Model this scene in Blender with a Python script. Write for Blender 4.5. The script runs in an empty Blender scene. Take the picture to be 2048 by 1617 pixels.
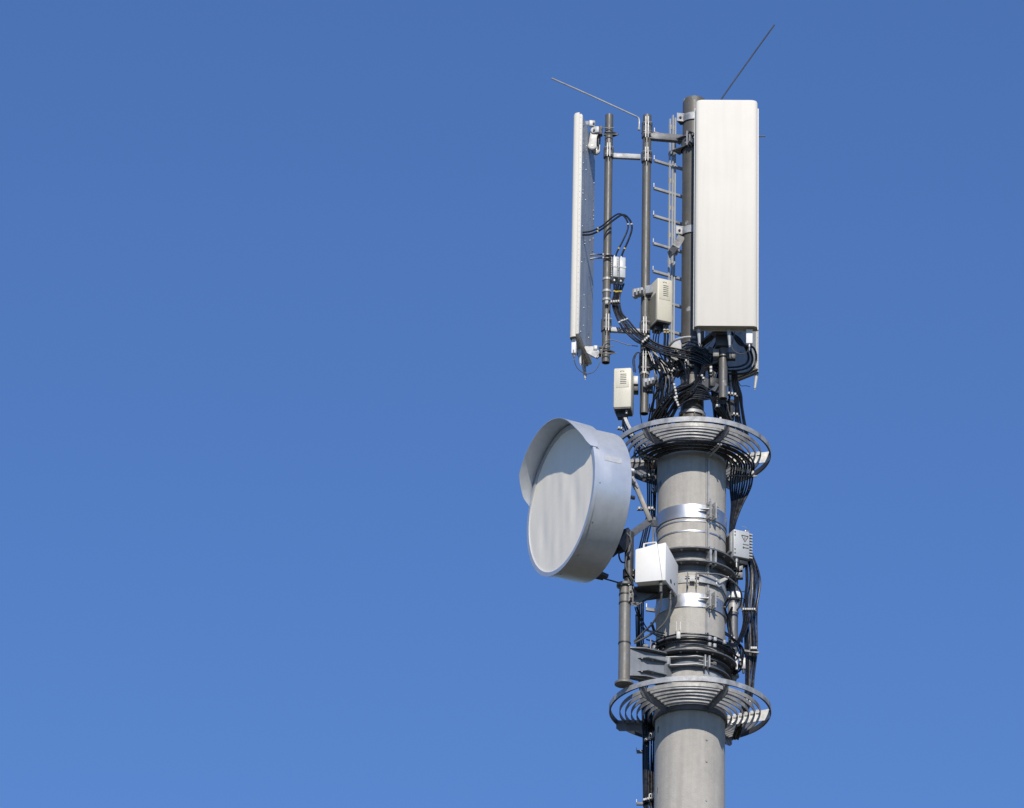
import bpy, bmesh, math, random
from mathutils import Vector, Matrix
random.seed(7)
R = math.radians
V = Vector
# ---------------------------------------------------------------- camera
# one "unit" (u) is 1/260 m: the size of one photo pixel at the tower
K = 1/260.0
W, H, F = 2048, 1617, 11500.0
YAW, PITCH, ROLL, DIST, EYE = -3.48543104e-02, R(26), 2.20697341e-02, 39.9041003, 1.6
fwd = V((math.sin(YAW)*math.cos(PITCH), math.cos(YAW)*math.cos(PITCH), math.sin(PITCH)))
r0 = fwd.cross(V((0, 0, 1))).normalized(); u0 = r0.cross(fwd)
RT = r0*math.cos(ROLL) + u0*math.sin(ROLL)
UP = -r0*math.sin(ROLL) + u0*math.cos(ROLL)
CAM = V((0, -DIST, EYE))
sc = bpy.context.scene
col = sc.collection
cd = bpy.data.cameras.new('camera'); cam = bpy.data.objects.new('camera', cd); col.objects.link(cam)
cam.matrix_world = Matrix(((RT.x, UP.x, -fwd.x, CAM.x), (RT.y, UP.y, -fwd.y, CAM.y), (RT.z, UP.z, -fwd.z, CAM.z), (0, 0, 0, 1)))
cd.sensor_width = 36; cd.lens = 36*F/W; cd.clip_start = 0.5; cd.clip_end = 20000
sc.camera = cam
# ---------------------------------------------------------------- sky and sun
SUN_AZ, SUN_EL = 5.0, 35.0        # degrees right of the camera, above the horizon
wd = bpy.data.worlds.new('World'); sc.world = wd; wd.use_nodes = True
wn = wd.node_tree.nodes; wl = wd.node_tree.links
sky = wn.new('ShaderNodeTexSky'); sky.sky_type = 'NISHITA'; sky.sun_disc = False
sd = V((math.sin(R(SUN_AZ))*math.cos(R(SUN_EL)), -math.cos(R(SUN_AZ))*math.cos(R(SUN_EL)), math.sin(R(SUN_EL))))
sky.sun_elevation = R(SUN_EL); sky.sun_rotation = math.atan2(sd.x, sd.y)
sky.altitude = 1500; sky.air_density = 1.0; sky.dust_density = 0.0; sky.ozone_density = 1.5
bg = wn['Background']; bg.inputs['Strength'].default_value = 0.114
tint = wn.new('ShaderNodeVectorMath'); tint.operation = 'MULTIPLY'; tint.inputs[1].default_value = (.62, .86, 1.24)   # deep blue of a dry clear day
wl.new(sky.outputs[0], tint.inputs[0]); wl.new(tint.outputs[0], bg.inputs['Color'])
sl = bpy.data.lights.new('sun', 'SUN'); sl.energy = 4.3; sl.angle = R(0.53); sl.color = (1, .93, .82)
so = bpy.data.objects.new('sun', sl); col.objects.link(so)
so.rotation_euler = (-sd).to_track_quat('-Z', 'Y').to_euler(); so.location = (0, -20, 60)
sc.view_settings.view_transform = 'Standard'; sc.view_settings.look = 'None'
sc.view_settings.exposure = 0.0; sc.view_settings.gamma = 1
sc.view_settings.use_curve_mapping = False

# ---------------------------------------------------------------- geometry of the photo
def at(px, py, d=0):
    """point (in u) seen at photo pixel px,py standing d units behind (+) or before (-) the tower axis"""
    ray = fwd + RT*((px-W/2)/F) + UP*((H/2-py)/F)
    t = (d*K - CAM.y)/ray.y
    p = CAM + ray*t
    return V((p.x/K, p.y/K, p.z/K))
def zl(py):
    """height of the tower axis at photo row py"""
    x = 1388.5 - 9.5*(py-200)/1400
    return at(x, py, 0).z
def pol(r, az, z):
    return V((r*math.sin(R(az)), -r*math.cos(R(az)), z))

# ---------------------------------------------------------------- materials
def mat(name, c, rough=.5, metal=0., var=.08, scale=8., bump=0., streak=0., c2=None, c2scale=3., c2lo=.6, c2hi=.7, spec=.5, bscale=60.):
    m = bpy.data.materials.new(name); m.use_nodes = True
    n = m.node_tree.nodes; l = m.node_tree.links; b = n['Principled BSDF']
    b.inputs['Roughness'].default_value = rough; b.inputs['Metallic'].default_value = metal
    b.inputs['Specular IOR Level'].default_value = spec
    tc = n.new('ShaderNodeTexCoord')
    geo = n.new('ShaderNodeNewGeometry')
    def noise(s, det=4, vec=None):
        t = n.new('ShaderNodeTexNoise'); t.inputs['Scale'].default_value = s; t.inputs['Detail'].default_value = det
        l.new(vec or geo.outputs['Position'], t.inputs['Vector']); return t.outputs['Fac']
    def ramp(src, lo, hi, a, bb):
        r = n.new('ShaderNodeMapRange'); r.inputs[1].default_value = lo; r.inputs[2].default_value = hi
        r.inputs[3].default_value = a; r.inputs[4].default_value = bb; l.new(src, r.inputs[0]); return r.outputs[0]
    c = tuple(v*.84 for v in c); c2 = c2 and tuple(v*.84 for v in c2)
    cur = n.new('ShaderNodeRGB'); cur.outputs[0].default_value = (*c, 1); cur = cur.outputs[0]
    def mul(cur, fac):
        x = n.new('ShaderNodeVectorMath'); x.operation = 'SCALE'; l.new(cur, x.inputs[0]); l.new(fac, x.inputs['Scale']); return x.outputs[0]
    if c2:
        mx = n.new('ShaderNodeMix'); mx.data_type = 'RGBA'; l.new(ramp(noise(c2scale, 6), c2lo, c2hi, 0, 1), mx.inputs['Factor'])
        l.new(cur, mx.inputs['A']); mx.inputs['B'].default_value = (*c2, 1); cur = mx.outputs['Result']
    cur = mul(cur, ramp(noise(scale), .3, .7, 1-var, 1+var))
    cur = mul(cur, ramp(noise(scale*9, 3), .3, .7, 1-var*.6, 1+var*.6))
    if streak:
        mp = n.new('ShaderNodeMapping'); mp.inputs['Scale'].default_value = (14, 14, .7); l.new(geo.outputs['Position'], mp.inputs['Vector'])
        cur = mul(cur, ramp(noise(1.6, 5, mp.outputs[0]), .4, .75, 1+streak*.3, 1-streak))
    l.new(cur, b.inputs['Base Color'])
    l.new(ramp(noise(scale*2), .3, .7, max(0, rough-.08), min(1, rough+.1)), b.inputs['Roughness'])
    if bump:
        bp = n.new('ShaderNodeBump'); bp.inputs['Strength'].default_value = bump; bp.inputs['Distance'].default_value = .004
        l.new(noise(bscale, 6), bp.inputs['Height']); l.new(bp.outputs[0], b.inputs['Normal'])
    return m
M = {
 'concrete': mat('concrete', (.485, .458, .412), .85, 0, .09, 2.6, .5, .13, bscale=90, c2=(.41, .395, .365), c2scale=1.3, c2lo=.5, c2hi=.75),
 'galv': mat('galvanised_steel', (.44, .45, .46), .55, .25, .14, 14, .12, .12, c2=(.25, .26, .275), c2scale=9, c2lo=.5, c2hi=.65),
 'hoop_shade': mat('hoop_inner_shade', (.085, .083, .08), .6, .2, .2, 12, .2, .2, c2=(.14, .14, .14), c2scale=8),  # dark colour stands in for shade inside the outer hoops
 'zinc': mat('dull_zinc_plate', (.25, .268, .29), .55, .3, .12, 8, .1, .1, c2=(.19, .2, .22), c2scale=6),
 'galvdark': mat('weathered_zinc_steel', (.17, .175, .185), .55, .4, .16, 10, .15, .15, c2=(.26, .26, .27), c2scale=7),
 'galvlight': mat('bright_zinc_steel', (.47, .47, .46), .5, .2, .1, 16, .08, .1, c2=(.36, .36, .355), c2scale=11, c2lo=.5, c2hi=.7),
 'mast': mat('taupe_mast_paint', (.132, .124, .108), .5, .1, .1, 5, .1, .22, c2=(.42, .42, .41), c2scale=5.5, c2lo=.69, c2hi=.72),
 'pipe': mat('taupe_pipe_paint', (.138, .134, .124), .45, .1, .1, 8, .1, .2, c2=(.34, .33, .31), c2scale=9, c2lo=.68, c2hi=.73),
 'pipegrey': mat('grey_pipe_paint', (.225, .22, .205), .5, .15, .12, 7, .1, .3, c2=(.17, .15, .12), c2scale=7, c2lo=.5, c2hi=.75),
 'white': mat('white_radome', (.82, .78, .70), .62, 0, .012, 2, 0, .045, spec=.25),
 'whitebox': mat('white_powder_coat', (.92, .915, .90), .55, 0, .02, 4, 0, .03, spec=.3),
 'cream': mat('cream_radome_edge', (.64, .61, .52), .5, 0, .04, 6, 0, .08),
 'beige': mat('beige_plastic', (.71, .67, .54), .5, 0, .03, 6, 0, .08),
 'beige2': mat('dull_beige_plastic', (.47, .44, .35), .55, 0, .05, 6, 0, .1),
 'backplate': mat('aluminium_back_plate', (.50, .54, .58), .5, .3, .1, 5, .05, .2),
 'fabric': mat('radome_fabric', (1.12, 1.04, .90), .8, 0, .02, 3, 0, .03),
 'drum': mat('drum_aluminium_paint', (.66, .70, .76), .44, .5, .04, 3, .03, .07),
 'alu': mat('aluminium_band', (.62, .64, .67), .42, .9, .03, 3, 0, .04),
 'black': mat('black_cable_sheath', (.006, .006, .007), .3, 0, .25, 20, .05, 0, spec=.5),
 'greycable': mat('grey_cable_sheath', (.12, .12, .115), .45, 0, .2, 20, .1),
 'dark': mat('dark_bracket_metal', (.06, .062, .066), .5, .3, .2, 12, .15, .1, c2=(.11, .11, .11), c2scale=9),
 'hole': mat('black_opening', (.01, .01, .01), .9),
 'tie': mat('white_cable_clamp_plastic', (.58, .57, .54), .5, 0, .08, 30),
 'steel': mat('bright_bolt_steel', (.45, .45, .44), .45, .6, .1, 30),
 'yellow': mat('yellow_tape', (.62, .46, .08), .6, 0, .1, 30),
 'rru': mat('light_grey_casting', (.52, .54, .55), .5, .1, .04, 8, .05, .05),
 'rod': mat('aluminium_rod', (.34, .37, .38), .45, .7, .08, 12),
 'ink': mat('printed_ink', (.09, .09, .08), .7),
 'sticker': mat('faded_foil_sticker', (.6, .61, .62), .5, .35, .04, 40),
 'label': mat('faded_paper_label', (.6, .6, .58), .6, 0, .05, 40),
 'ground': mat('dry_meadow', (.15, .125, .085), .95, 0, .2, .03, 0, 0, c2=(.09, .09, .055), c2scale=.02, c2lo=.4, c2hi=.6),
}

# ---------------------------------------------------------------- mesh helpers
def frame(dirv, up=V((0, 0, 1))):
    z = dirv.normalized()
    if abs(z.dot(up)) > .98: up = V((0, 1, 0)) if abs(z.y) < .9 else V((1, 0, 0))
    x = up.cross(z).normalized(); y = z.cross(x)
    return x, y, z
class MB:
    def __init__(s): s.v = []; s.f = []; s.sm = []
    def add(s, vs, fs, smooth=False):
        o = len(s.v); s.v += [V(v) for v in vs]
        for f in fs: s.f.append([i+o for i in f]); s.sm.append(smooth)
    def obox(s, c, ex, ey, ez, hx, hy, hz):
        c = V(c); vs = [c+ex*(hx*i)+ey*(hy*j)+ez*(hz*k) for k in (-1, 1) for j in (-1, 1) for i in (-1, 1)]
        s.add(vs, [(0, 2, 3, 1), (4, 5, 7, 6), (0, 1, 5, 4), (2, 6, 7, 3), (0, 4, 6, 2), (1, 3, 7, 5)]); return s
    def box(s, c, sx, sy, sz, yaw=0):
        a = R(yaw); return s.obox(c, V((math.cos(a), math.sin(a), 0)), V((-math.sin(a), math.cos(a), 0)), V((0, 0, 1)), sx/2, sy/2, sz/2)
    def bar(s, p, q, w, h, up=V((0, 0, 1))):
        p = V(p); q = V(q); x, y, z = frame(q-p, up); return s.obox((p+q)/2, x, y, z, w/2, h/2, (q-p).length/2)
    def cyl(s, p, q, r, r2=None, n=20, caps=True):
        p = V(p); q = V(q); r2 = r if r2 is None else r2; x, y, z = frame(q-p)
        vs = []
        for c, rr in ((p, r), (q, r2)):
            vs += [c + x*(rr*math.cos(2*math.pi*i/n)) + y*(rr*math.sin(2*math.pi*i/n)) for i in range(n)]
        s.add(vs, [(i, (i+1) % n, n+(i+1) % n, n+i) for i in range(n)], True)
        if caps: s.add(vs[:n], [tuple(range(n-1, -1, -1))]); s.add(vs[n:], [tuple(range(n))])
        return s
    def pipe(s, p, q, r, t=1.5, n=24):
        """open ended tube with wall thickness"""
        p = V(p); q = V(q); x, y, z = frame(q-p); vs = []
        for c, rr in ((p, r), (q, r), (q, r-t), (p, r-t)):
            vs += [c + x*(rr*math.cos(2*math.pi*i/n)) + y*(rr*math.sin(2*math.pi*i/n)) for i in range(n)]
        for k in range(4):
            a, b = k*n, ((k+1) % 4)*n
            vv = vs[a:a+n]+vs[b:b+n]
            s.add(vv, [(i, (i+1) % n, n+(i+1) % n, n+i) for i in range(n)], k % 2 == 0)
        return s
    def prism(s, pts, ext):
        pts = [V(p) for p in pts]; n = len(pts); ext = V(ext)
        nrm = V((0, 0, 0))
        for i in range(n): nrm += pts[i].cross(pts[(i+1) % n])
        if nrm.dot(ext) < 0: pts = pts[::-1]
        vs = pts + [p+ext for p in pts]
        s.add(vs, [tuple(range(n-1, -1, -1)), tuple(range(n, 2*n))] + [(i, (i+1) % n, n+(i+1) % n, n+i) for i in range(n)]); return s
    def tube(s, pts, r, n=7, sub=8, rr=None):
        P = [V(p) for p in pts]
        if sub > 1 and len(P) > 2:
            Q = [P[0]*2-P[1]] + P + [P[-1]*2-P[-2]]; out = []
            for i in range(1, len(Q)-2):
                a, b, c, d = Q[i-1:i+3]
                for k in range(sub):
                    t = k/sub
                    out.append(.5*((2*b)+(c-a)*t+(2*a-5*b+4*c-d)*t*t+(3*b-a-3*c+d)*t**3))
            out.append(P[-1]); P = out
        x = None; vs = []
        for i, p in enumerate(P):
            t = (P[min(i+1, len(P)-1)]-P[max(i-1, 0)]).normalized()
            if x is None: x = frame(t)[0]
            else: x = (x - t*x.dot(t)).normalized()
            y = t.cross(x)
            vs += [p + x*(r*math.cos(2*math.pi*k/n)) + y*(r*math.sin(2*math.pi*k/n)) for k in range(n)]
        m = len(P)
        s.add(vs, [(i*n+k, i*n+(k+1) % n, (i+1)*n+(k+1) % n, (i+1)*n+k) for i in range(m-1) for k in range(n)], True)
        s.add(vs[:n], [tuple(range(n-1, -1, -1))]); s.add(vs[-n:], [tuple(range(n))]); s.path = P
        return s
    def arc(s, ri, ro, z0, z1, a0, a1, n=None, c=V((0, 0, 0)), wob=0):
        """rectangular bar swept round the axis, a0 to a1 in degrees"""
        full = abs(a1-a0) >= 359.9; n = n or max(2, int(abs(a1-a0)/5)); vs = []
        for i in range(n + (0 if full else 1)):
            a = a0+(a1-a0)*i/n; w = wob*math.sin(a*.09+ri)
            vs += [c+pol(ri, a, z0+w), c+pol(ro, a, z0+w), c+pol(ro, a, z1+w), c+pol(ri, a, z1+w)]
        m = len(vs)//4; fs = []
        for i in range(m if full else m-1):
            j = (i+1) % m
            for k in range(4): fs.append((i*4+k, i*4+(k+1) % 4, j*4+(k+1) % 4, j*4+k))
        s.add(vs, fs, False)
        if not full: s.add(vs[:4], [(3, 2, 1, 0)]); s.add(vs[-4:], [(0, 1, 2, 3)])
        return s
    def lathe(s, prof, c=V((0, 0, 0)), n=64, ex=V((1, 0, 0)), ey=V((0, 1, 0)), ez=V((0, 0, 1)), smooth=True):
        vs = []
        for r, z in prof: vs += [c+ex*(r*math.cos(2*math.pi*i/n))+ey*(r*math.sin(2*math.pi*i/n))+ez*z for i in range(n)]
        s.add(vs, [(k*n+i, k*n+(i+1) % n, (k+1)*n+(i+1) % n, (k+1)*n+i) for k in range(len(prof)-1) for i in range(n)], smooth); return s
    def build(s, name, m, parent=None, local=False, bevel=0, loc=None, sharp=40):
        me = bpy.data.meshes.new(name)
        org = V((0, 0, 0))
        if parent is not None and not local:
            p = parent
            while p: org += p.location; p = p.parent
        if loc is not None: org += V(loc)*K
        me.from_pydata([v*K-org for v in s.v], [], s.f); me.update()
        bm = bmesh.new(); bm.from_mesh(me)
        bmesh.ops.remove_doubles(bm, verts=bm.verts, dist=1e-6)
        bmesh.ops.recalc_face_normals(bm, faces=bm.faces)
        if bevel:
            ed = [e for e in bm.edges if len(e.link_faces) == 2 and e.calc_face_angle(0) > R(sharp)]
            if ed:
                bmesh.ops.bevel(bm, geom=ed, offset=bevel*K, segments=2, profile=.5, affect='EDGES', clamp_overlap=True)
        for f in bm.faces: f.smooth = True
        for e in bm.edges: e.smooth = len(e.link_faces) == 2 and e.calc_face_angle(0) < R(38)
        bm.to_mesh(me); bm.free()
        me.materials.append(M[m])
        o = bpy.data.objects.new(name, me); col.objects.link(o)
        if loc is not None: o.location = V(loc)*K
        if parent is not None: o.parent = parent
        return o
def tag(o, label, cat, group=None, kind=None):
    o['label'] = label; o['category'] = cat
    if group: o['group'] = group
    if kind: o['kind'] = kind
    return o
def thing(name, loc, label, cat, group=None, yaw=0):
    o = bpy.data.objects.new(name, None); col.objects.link(o); o.empty_display_size = .1
    o.location = V(loc)*K; o.rotation_euler = (0, 0, R(yaw)); return tag(o, label, cat, group)
BOLT = {}
def bolt(parent, p, d, r=1.8, h=1.8, m='steel', name='bolt', stud=0):
    """hexagonal head with washer, on parent, facing d"""
    key = (round(r, 2), round(h, 2), m, stud)
    if key not in BOLT:
        b = MB(); b.cyl((0, 0, 0), (0, 0, .5), r*1.35, n=12); b.cyl((0, 0, .5), (0, 0, h), r, n=6)
        if stud: b.cyl((0, 0, h), (0, 0, h+stud), r*.5, n=8)
        me = bpy.data.meshes.new(name); me.from_pydata([v*K for v in b.v], [], b.f); me.materials.append(M[m]); me.update(); BOLT[key] = me
    o = bpy.data.objects.new(name, BOLT[key]); col.objects.link(o)
    org = V((0, 0, 0)); q = parent
    while q: org += q.location; q = q.parent
    o.parent = parent; o.location = V(p)*K-org
    o.rotation_euler = V(d).to_track_quat('Z', 'Y').to_euler(); return o

# ---------------------------------------------------------------- ground
g = MB(); n = 48
g.v = []; rings = [0, 2600, 13000, 65000, 400000, 2000000]
for rr in rings[1:]:
    g.v += [V((rr*math.cos(2*math.pi*i/n), rr*math.sin(2*math.pi*i/n), 0)) for i in range(n)]
g.f = [tuple(range(n))] + [(k*n+i, (k+1)*n+i, (k+1)*n+(i+1) % n, k*n+(i+1) % n) for k in range(len(rings)-2) for i in range(n)]
o = g.build('ground', 'ground'); o['kind'] = 'structure'

# ---------------------------------------------------------------- concrete column
CR = 68.5
ztop = zl(886)
t = thing('concrete_column', (0, 0, 0), 'tall round pale concrete column carrying all the antennas, lower shaft below the steel mast', 'tower')
seam_z = [zl(y) for y in (1535, 2200)]
prof = [(128, 0), (CR+52, 30)]
zs = [30, 1500, 3000] + [zl(1535)-1, zl(1535)] + [zl(1534.4), ztop-3]
def crad(z): return CR + (zl(1500)-z)*.005 if z < zl(1500) else CR
prof = [(crad(0)+30, -60), (crad(0)+30, 40), (crad(40), 41)]
for z in (1500, 3000, 4000): prof.append((crad(z), z))
prof += [(CR+.1, zl(1545)), (CR, zl(1531)), (CR, ztop-2), (CR-2, ztop), (0.01, ztop+.1)]
b = MB().lathe(prof, n=96); b.build('shaft', 'concrete', t)
# faint casting seam and lightning strip
b = MB().obox(pol(CR+.0, -1, (zl(2500)+ztop)/2), V((1, 0, 0)), V((0, 1, 0)), V((0, 0, 1)), .35, .35, (ztop-zl(2500))/2-6); b.build('mould_seam', 'concrete', t)
az = 28
zt, zb = zl(945), zl(1292)
ex = V((math.cos(R(az)), math.sin(R(az)), 0)); ey = V((-math.sin(R(az)), math.cos(R(az)), 0)); ez = V((0, 0, 1))
b = MB().obox(pol(CR+3.2, az, (zt+zb)/2), ex, ey, ez, 2.0, 1.0, (zt-zb)/2)
b.obox(pol(CR+1.2, az-3.2, (zt+zb)/2), ex, ey, ez, .9, 1.0, (zt-zb)/2)
b.build('lightning_strip', 'galvlight', t)
zt, zb = zl(1332), zl(1404)
b = MB().obox(pol(CR+2.4, az, (zt+zb)/2), ex, ey, ez, 2.0, 1.0, (zt-zb)/2); b.build('lightning_strip', 'galvlight', t)
for y in (985, 1000):
    pass
for y in (1476+28, 1519+28, 1597+28):
    bolt(t, pol(CR, az, zl(y)), pol(1, az, 0), 1.9, 1.6, 'galvlight')
for (y, a) in ((1000+22, 30),):
    bolt(t, pol(CR, a+2, zl(y)), pol(1, a, 0), 1.5, 1.0, 'galv')

# ---------------------------------------------------------------- steel mast
MR = 23.5
t = thing('steel_mast', (0, 0, ztop), 'dark taupe steel tube mast standing on top of the concrete column', 'mast')
zm = at(1388.5, 190, -MR).z
b = MB().cyl((0, 0, ztop+2), (0, 0, zm-4), MR, n=48); b.build('tube', 'mast', t)
b = MB().lathe([(MR, zm-4), (MR-1, zm-1), (MR-4, zm), (.01, zm+.2)], n=48); b.build('cap', 'mast', t)
b = MB().cyl(at(1389, 196, -MR-1.2), at(1389, 196, -MR+4), 5.5, n=20); b.build('tag_disc', 'galvlight', t)
b = MB().lathe([(MR, ztop+2), (MR+30, ztop+2), (MR+30, ztop+7), (MR, ztop+7)], n=48); b.build('base_flange', 'galvdark', t)
for k in range(8):
    a = k*45+10
    q = MB(); d = pol(1, a, 0); s_ = V((d.y, -d.x, 0))
    q.prism([pol(MR, a, ztop+7)-s_*1.2, pol(MR+24, a, ztop+7)-s_*1.2, pol(MR+24, a, ztop+12)-s_*1.2, pol(MR+1.5, a, ztop+62)-s_*1.2], s_*2.4)
    q.build('gusset', 'mast', t)
# cone sleeve near the base with a bright ring
b = MB().lathe([(MR+.5, zl(835)), (MR+3.5, zl(835)+.1), (MR+3.5, zl(829)), (MR+.5, zl(829)+.1)], n=48); b.build('base_ring', 'galvlight', t)
for k in range(12):
    bolt(t, pol(MR+25, k*30+15, ztop+7), (0, 0, 1), 2, 3)
b = MB(); b.arc(MR, MR+1.6, zl(706), zl(693), -180, 180); b.build('collar', 'galv', t)
b = MB(); b.arc(MR, MR+1.6, zl(757), zl(741), -180, 180); b.build('collar', 'dark', t)
b = MB(); b.arc(MR+1.6, MR+2.2, zl(704), zl(695), -15, 12); b.build('plate', 'label', t)

# ---------------------------------------------------------------- panel antennas
def panel(loc, yaw, Wd, Ht, label, D=13):
    t = thing('panel_antenna', loc, label, 'antenna', 'large sector panel antennas', yaw)
    hw = Wd/2-2.6; prof = []
    def rr(hw, dep, rad, seg=6):
        pts = [(-hw, 0)]
        for i in range(seg+1):
            a = math.pi + i/seg*math.pi/2; pts.append((-hw+rad+rad*math.cos(a), -dep+rad+rad*math.sin(a)))
        for i in range(seg+1):
            a = 1.5*math.pi + i/seg*math.pi/2; pts.append((hw-rad+rad*math.cos(a), -dep+rad+rad*math.sin(a)))
        pts.append((hw, 0)); return pts
    b = MB(); lv = [(0, 0, 0), (1.2, .6, 0), (Ht-6, 0, 0), (Ht-2.2, -1.2, 0), (Ht, -4.5, 0)]
    secs = []
    for z, ins, _ in lv: secs.append([V((x, y, z)) for x, y in rr(hw+min(ins, 0)+.0, D+ins*.8, 9)])
    nn = len(secs[0]); vs = [p for s_ in secs for p in s_]
    fs = [(k*nn+i, k*nn+(i+1) % nn, (k+1)*nn+(i+1) % nn, (k+1)*nn+i) for k in range(len(secs)-1) for i in range(nn)]
    fs.append(tuple(range((len(secs)-1)*nn, len(secs)*nn)))
    b.add(vs, fs, True); b.build('radome', 'white', t, local=True)
    b = MB(); b.prism([V((x, y, 2.5)) for x, y in rr(hw-1.2, D-1.4, 8)], (0, 0, 1.5)); b.build('end_cap', 'beige2', t, local=True)
    # aluminium tray behind
    b = MB(); b.box((0, 3.1, Ht/2-2), Wd, 6, Ht-12); tr = b.build('edge_frame', 'white', t, local=True, bevel=.8)
    b = MB(); b.box((0, 6.6, Ht/2-2), Wd-4, 1.0, Ht-16)
    for k in range(34):
        z = 12+(Ht-28)*(k+random.uniform(-.3, .3))/34
        for x in (-Wd*.4, -Wd*.18, Wd*.2, Wd*.4):
            if random.random() < .35: b.cyl((x+random.uniform(-5, 5), 7.0, z), (x, 7.8, z), .8, n=6)
    b.build('back_plate', 'backplate', t, local=True)
    b = MB()
    for k in range(38):
        z = 10+(Ht-26)*k/37
        for sx in (-1, 1): b.cyl((sx*(Wd/2), 4, z), (sx*(Wd/2+.5), 4, z), .7, n=6)
    b.build('rivet_row', 'beige2', t, local=True)['kind'] = 'stuff'
    # connectors under the bottom edge
    for x, y, kind in ((-Wd*.41, -7, 'cone'), (Wd*.05, -4, 'cone'), (Wd*.36, -6, 'box')):
        b = MB()
        if kind == 'cone':
            b.cyl((x, y, 3), (x, y, -6), 4.4, 4.2, n=16); b.cyl((x, y, -6), (x+1.5, y+3, -33), 4.0, 2.4, n=16); b.cyl((x+1.5, y+3, -33), (x+1.5, y+3, -36), 1.3, n=8)
            b.build('connector', 'rru', t, local=True)
        else:
            b.box((x, y, -15), 13, 9, 33); oo = b.build('tilt_motor', 'whitebox', t, local=True, bevel=1)
            b = MB(); b.cyl((x, y, -31), (x, y, -38), 2.4, n=12); b.cyl((x, y, -38), (x, y, -46), 1.2, n=8); b.build('cable_gland', 'steel', oo, local=True)
    return t
# front panel
p1 = at(1451.5, 663, -88); HT = at(1451.5, 210, -88).z-p1.z
PAN1 = panel(p1, 0, 131, HT, 'largest white panel antenna facing the viewer in front of the steel mast', 24)
# left panel: front turned left and slightly away
nl = V((-.985, .174, 0)); tl = V((.174, .985, 0))
pc = at(1157.5, 676, -90)
pl = V((pc.x, pc.y, 0)) + tl*71.5; pl.z = at(1158, 671, -90).z
HTL = at(1163, 221, -90).z-pl.z
PANL = panel(pl + nl*7 , -80+0, 143, HTL, 'narrow edge-on panel antenna on the far left with its metal back showing')
PANL.rotation_euler = (0, 0, math.atan2(-nl.x*1.0, nl.y*-1)+0)   # local -y points along nl
PANL.rotation_euler = (0, 0, math.atan2(nl.x, -nl.y))
# rear right panel
nr = V((.68, .73, 0)); tr_ = V((-.73, .68, 0))
pr = at(1517, 743, 45); pr = V((pr.x, pr.y, pr.z)) + tr_*71
PANR = panel(pr, 0, 143, 455/.9, 'panel antenna facing away behind the right side of the big white panel', 8)
PANR.rotation_euler = (0, 0, math.atan2(nr.x, -nr.y))

# ---------------------------------------------------------------- support pipes
def clampset(parent, c, r, h=14, m='galvdark', lug=(1, -1), studs=2, yaw=0):
    """two half shells round a pipe with a pair of upright lug plates and studs, facing the viewer"""
    cc = V((c.x, c.y, 0))
    q = MB(); q.arc(r+.4, r+2.4, c.z-h/2, c.z+h/2, -175+yaw, 175+yaw, n=24, c=cc); q.build('clamp_band', m, parent)
    d = pol(1, yaw, 0); s_ = V((math.cos(R(yaw)), math.sin(R(yaw)), 0))
    for k in (-1, 1):
        q = MB(); q.obox(c+d*(r+5)+s_*(2.6*k), s_, d, V((0, 0, 1)), .9, 4.5, h*.72); q.build('lug_plate', 'galvlight', parent)
    for k in range(studs):
        z = c.z+(k-.5*(studs-1))*h*.75
        q = MB(); q.cyl(V((c.x, c.y, z))+d*(r+5)-s_*7, V((c.x, c.y, z))+d*(r+5)+s_*10, .9, n=8)
        for xx in (-5.2, 4.6): q.cyl(V((c.x, c.y, z))+d*(r+5)+s_*xx, V((c.x, c.y, z))+d*(r+5)+s_*(xx+2), 2.1, n=6)
        q.build('stud', 'steel', parent)
def vpipe(x, y0, y1, d, r, label, m='pipe', name='support_pipe', group='vertical support pipes'):
    a = at(x, y1, d); top = at(x, y0, d).z
    t = thing(name, a, label, 'pipe', group)
    MB().pipe(a, (a.x, a.y, top), r, 1.6).build('tube', m, t)
    MB().cyl((a.x, a.y, a.z+2), (a.x, a.y, a.z+3), r-1.2, n=20).build('end_plug', 'hole', t)
    MB().cyl((a.x, a.y, top-2), (a.x, a.y, top-.6), r-1.2, n=20).build('end_plug', 'galvlight', t)
    return t, a
P1, p1a = vpipe(1211.5, 231, 726, -20, 8.2, 'left slim vertical pipe between the edge-on antenna and the white filter boxes')
P2, p2a = vpipe(1288, 232, 828, -12, 8.7, 'slim vertical pipe carrying both beige radio units')
P3, p3a = vpipe(1446, 640, 798, -48, 8.8, 'short stub of pipe hanging below the big front panel antenna')
def onpipe(a, py, d): return V((a.x, a.y, at(1388, py, d).z))
def zof(a, px, py): return at(px, py, a.y).z
def pp(a, px, py): return V((a.x, a.y, at(px, py, a.y).z))
clampset(P1, pp(p1a, 1213, 307), 8.2, 22)
clampset(P1, pp(p1a, 1212, 652), 8.2, 26, yaw=8)
clampset(P2, pp(p2a, 1289, 316), 8.7, 22)
clampset(P2, pp(p2a, 1289, 262), 8.7, 34)
clampset(P2, pp(p2a, 1288, 658), 8.7, 26)
clampset(P2, pp(p2a, 1286, 728), 8.7, 40, 'dark')
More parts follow.
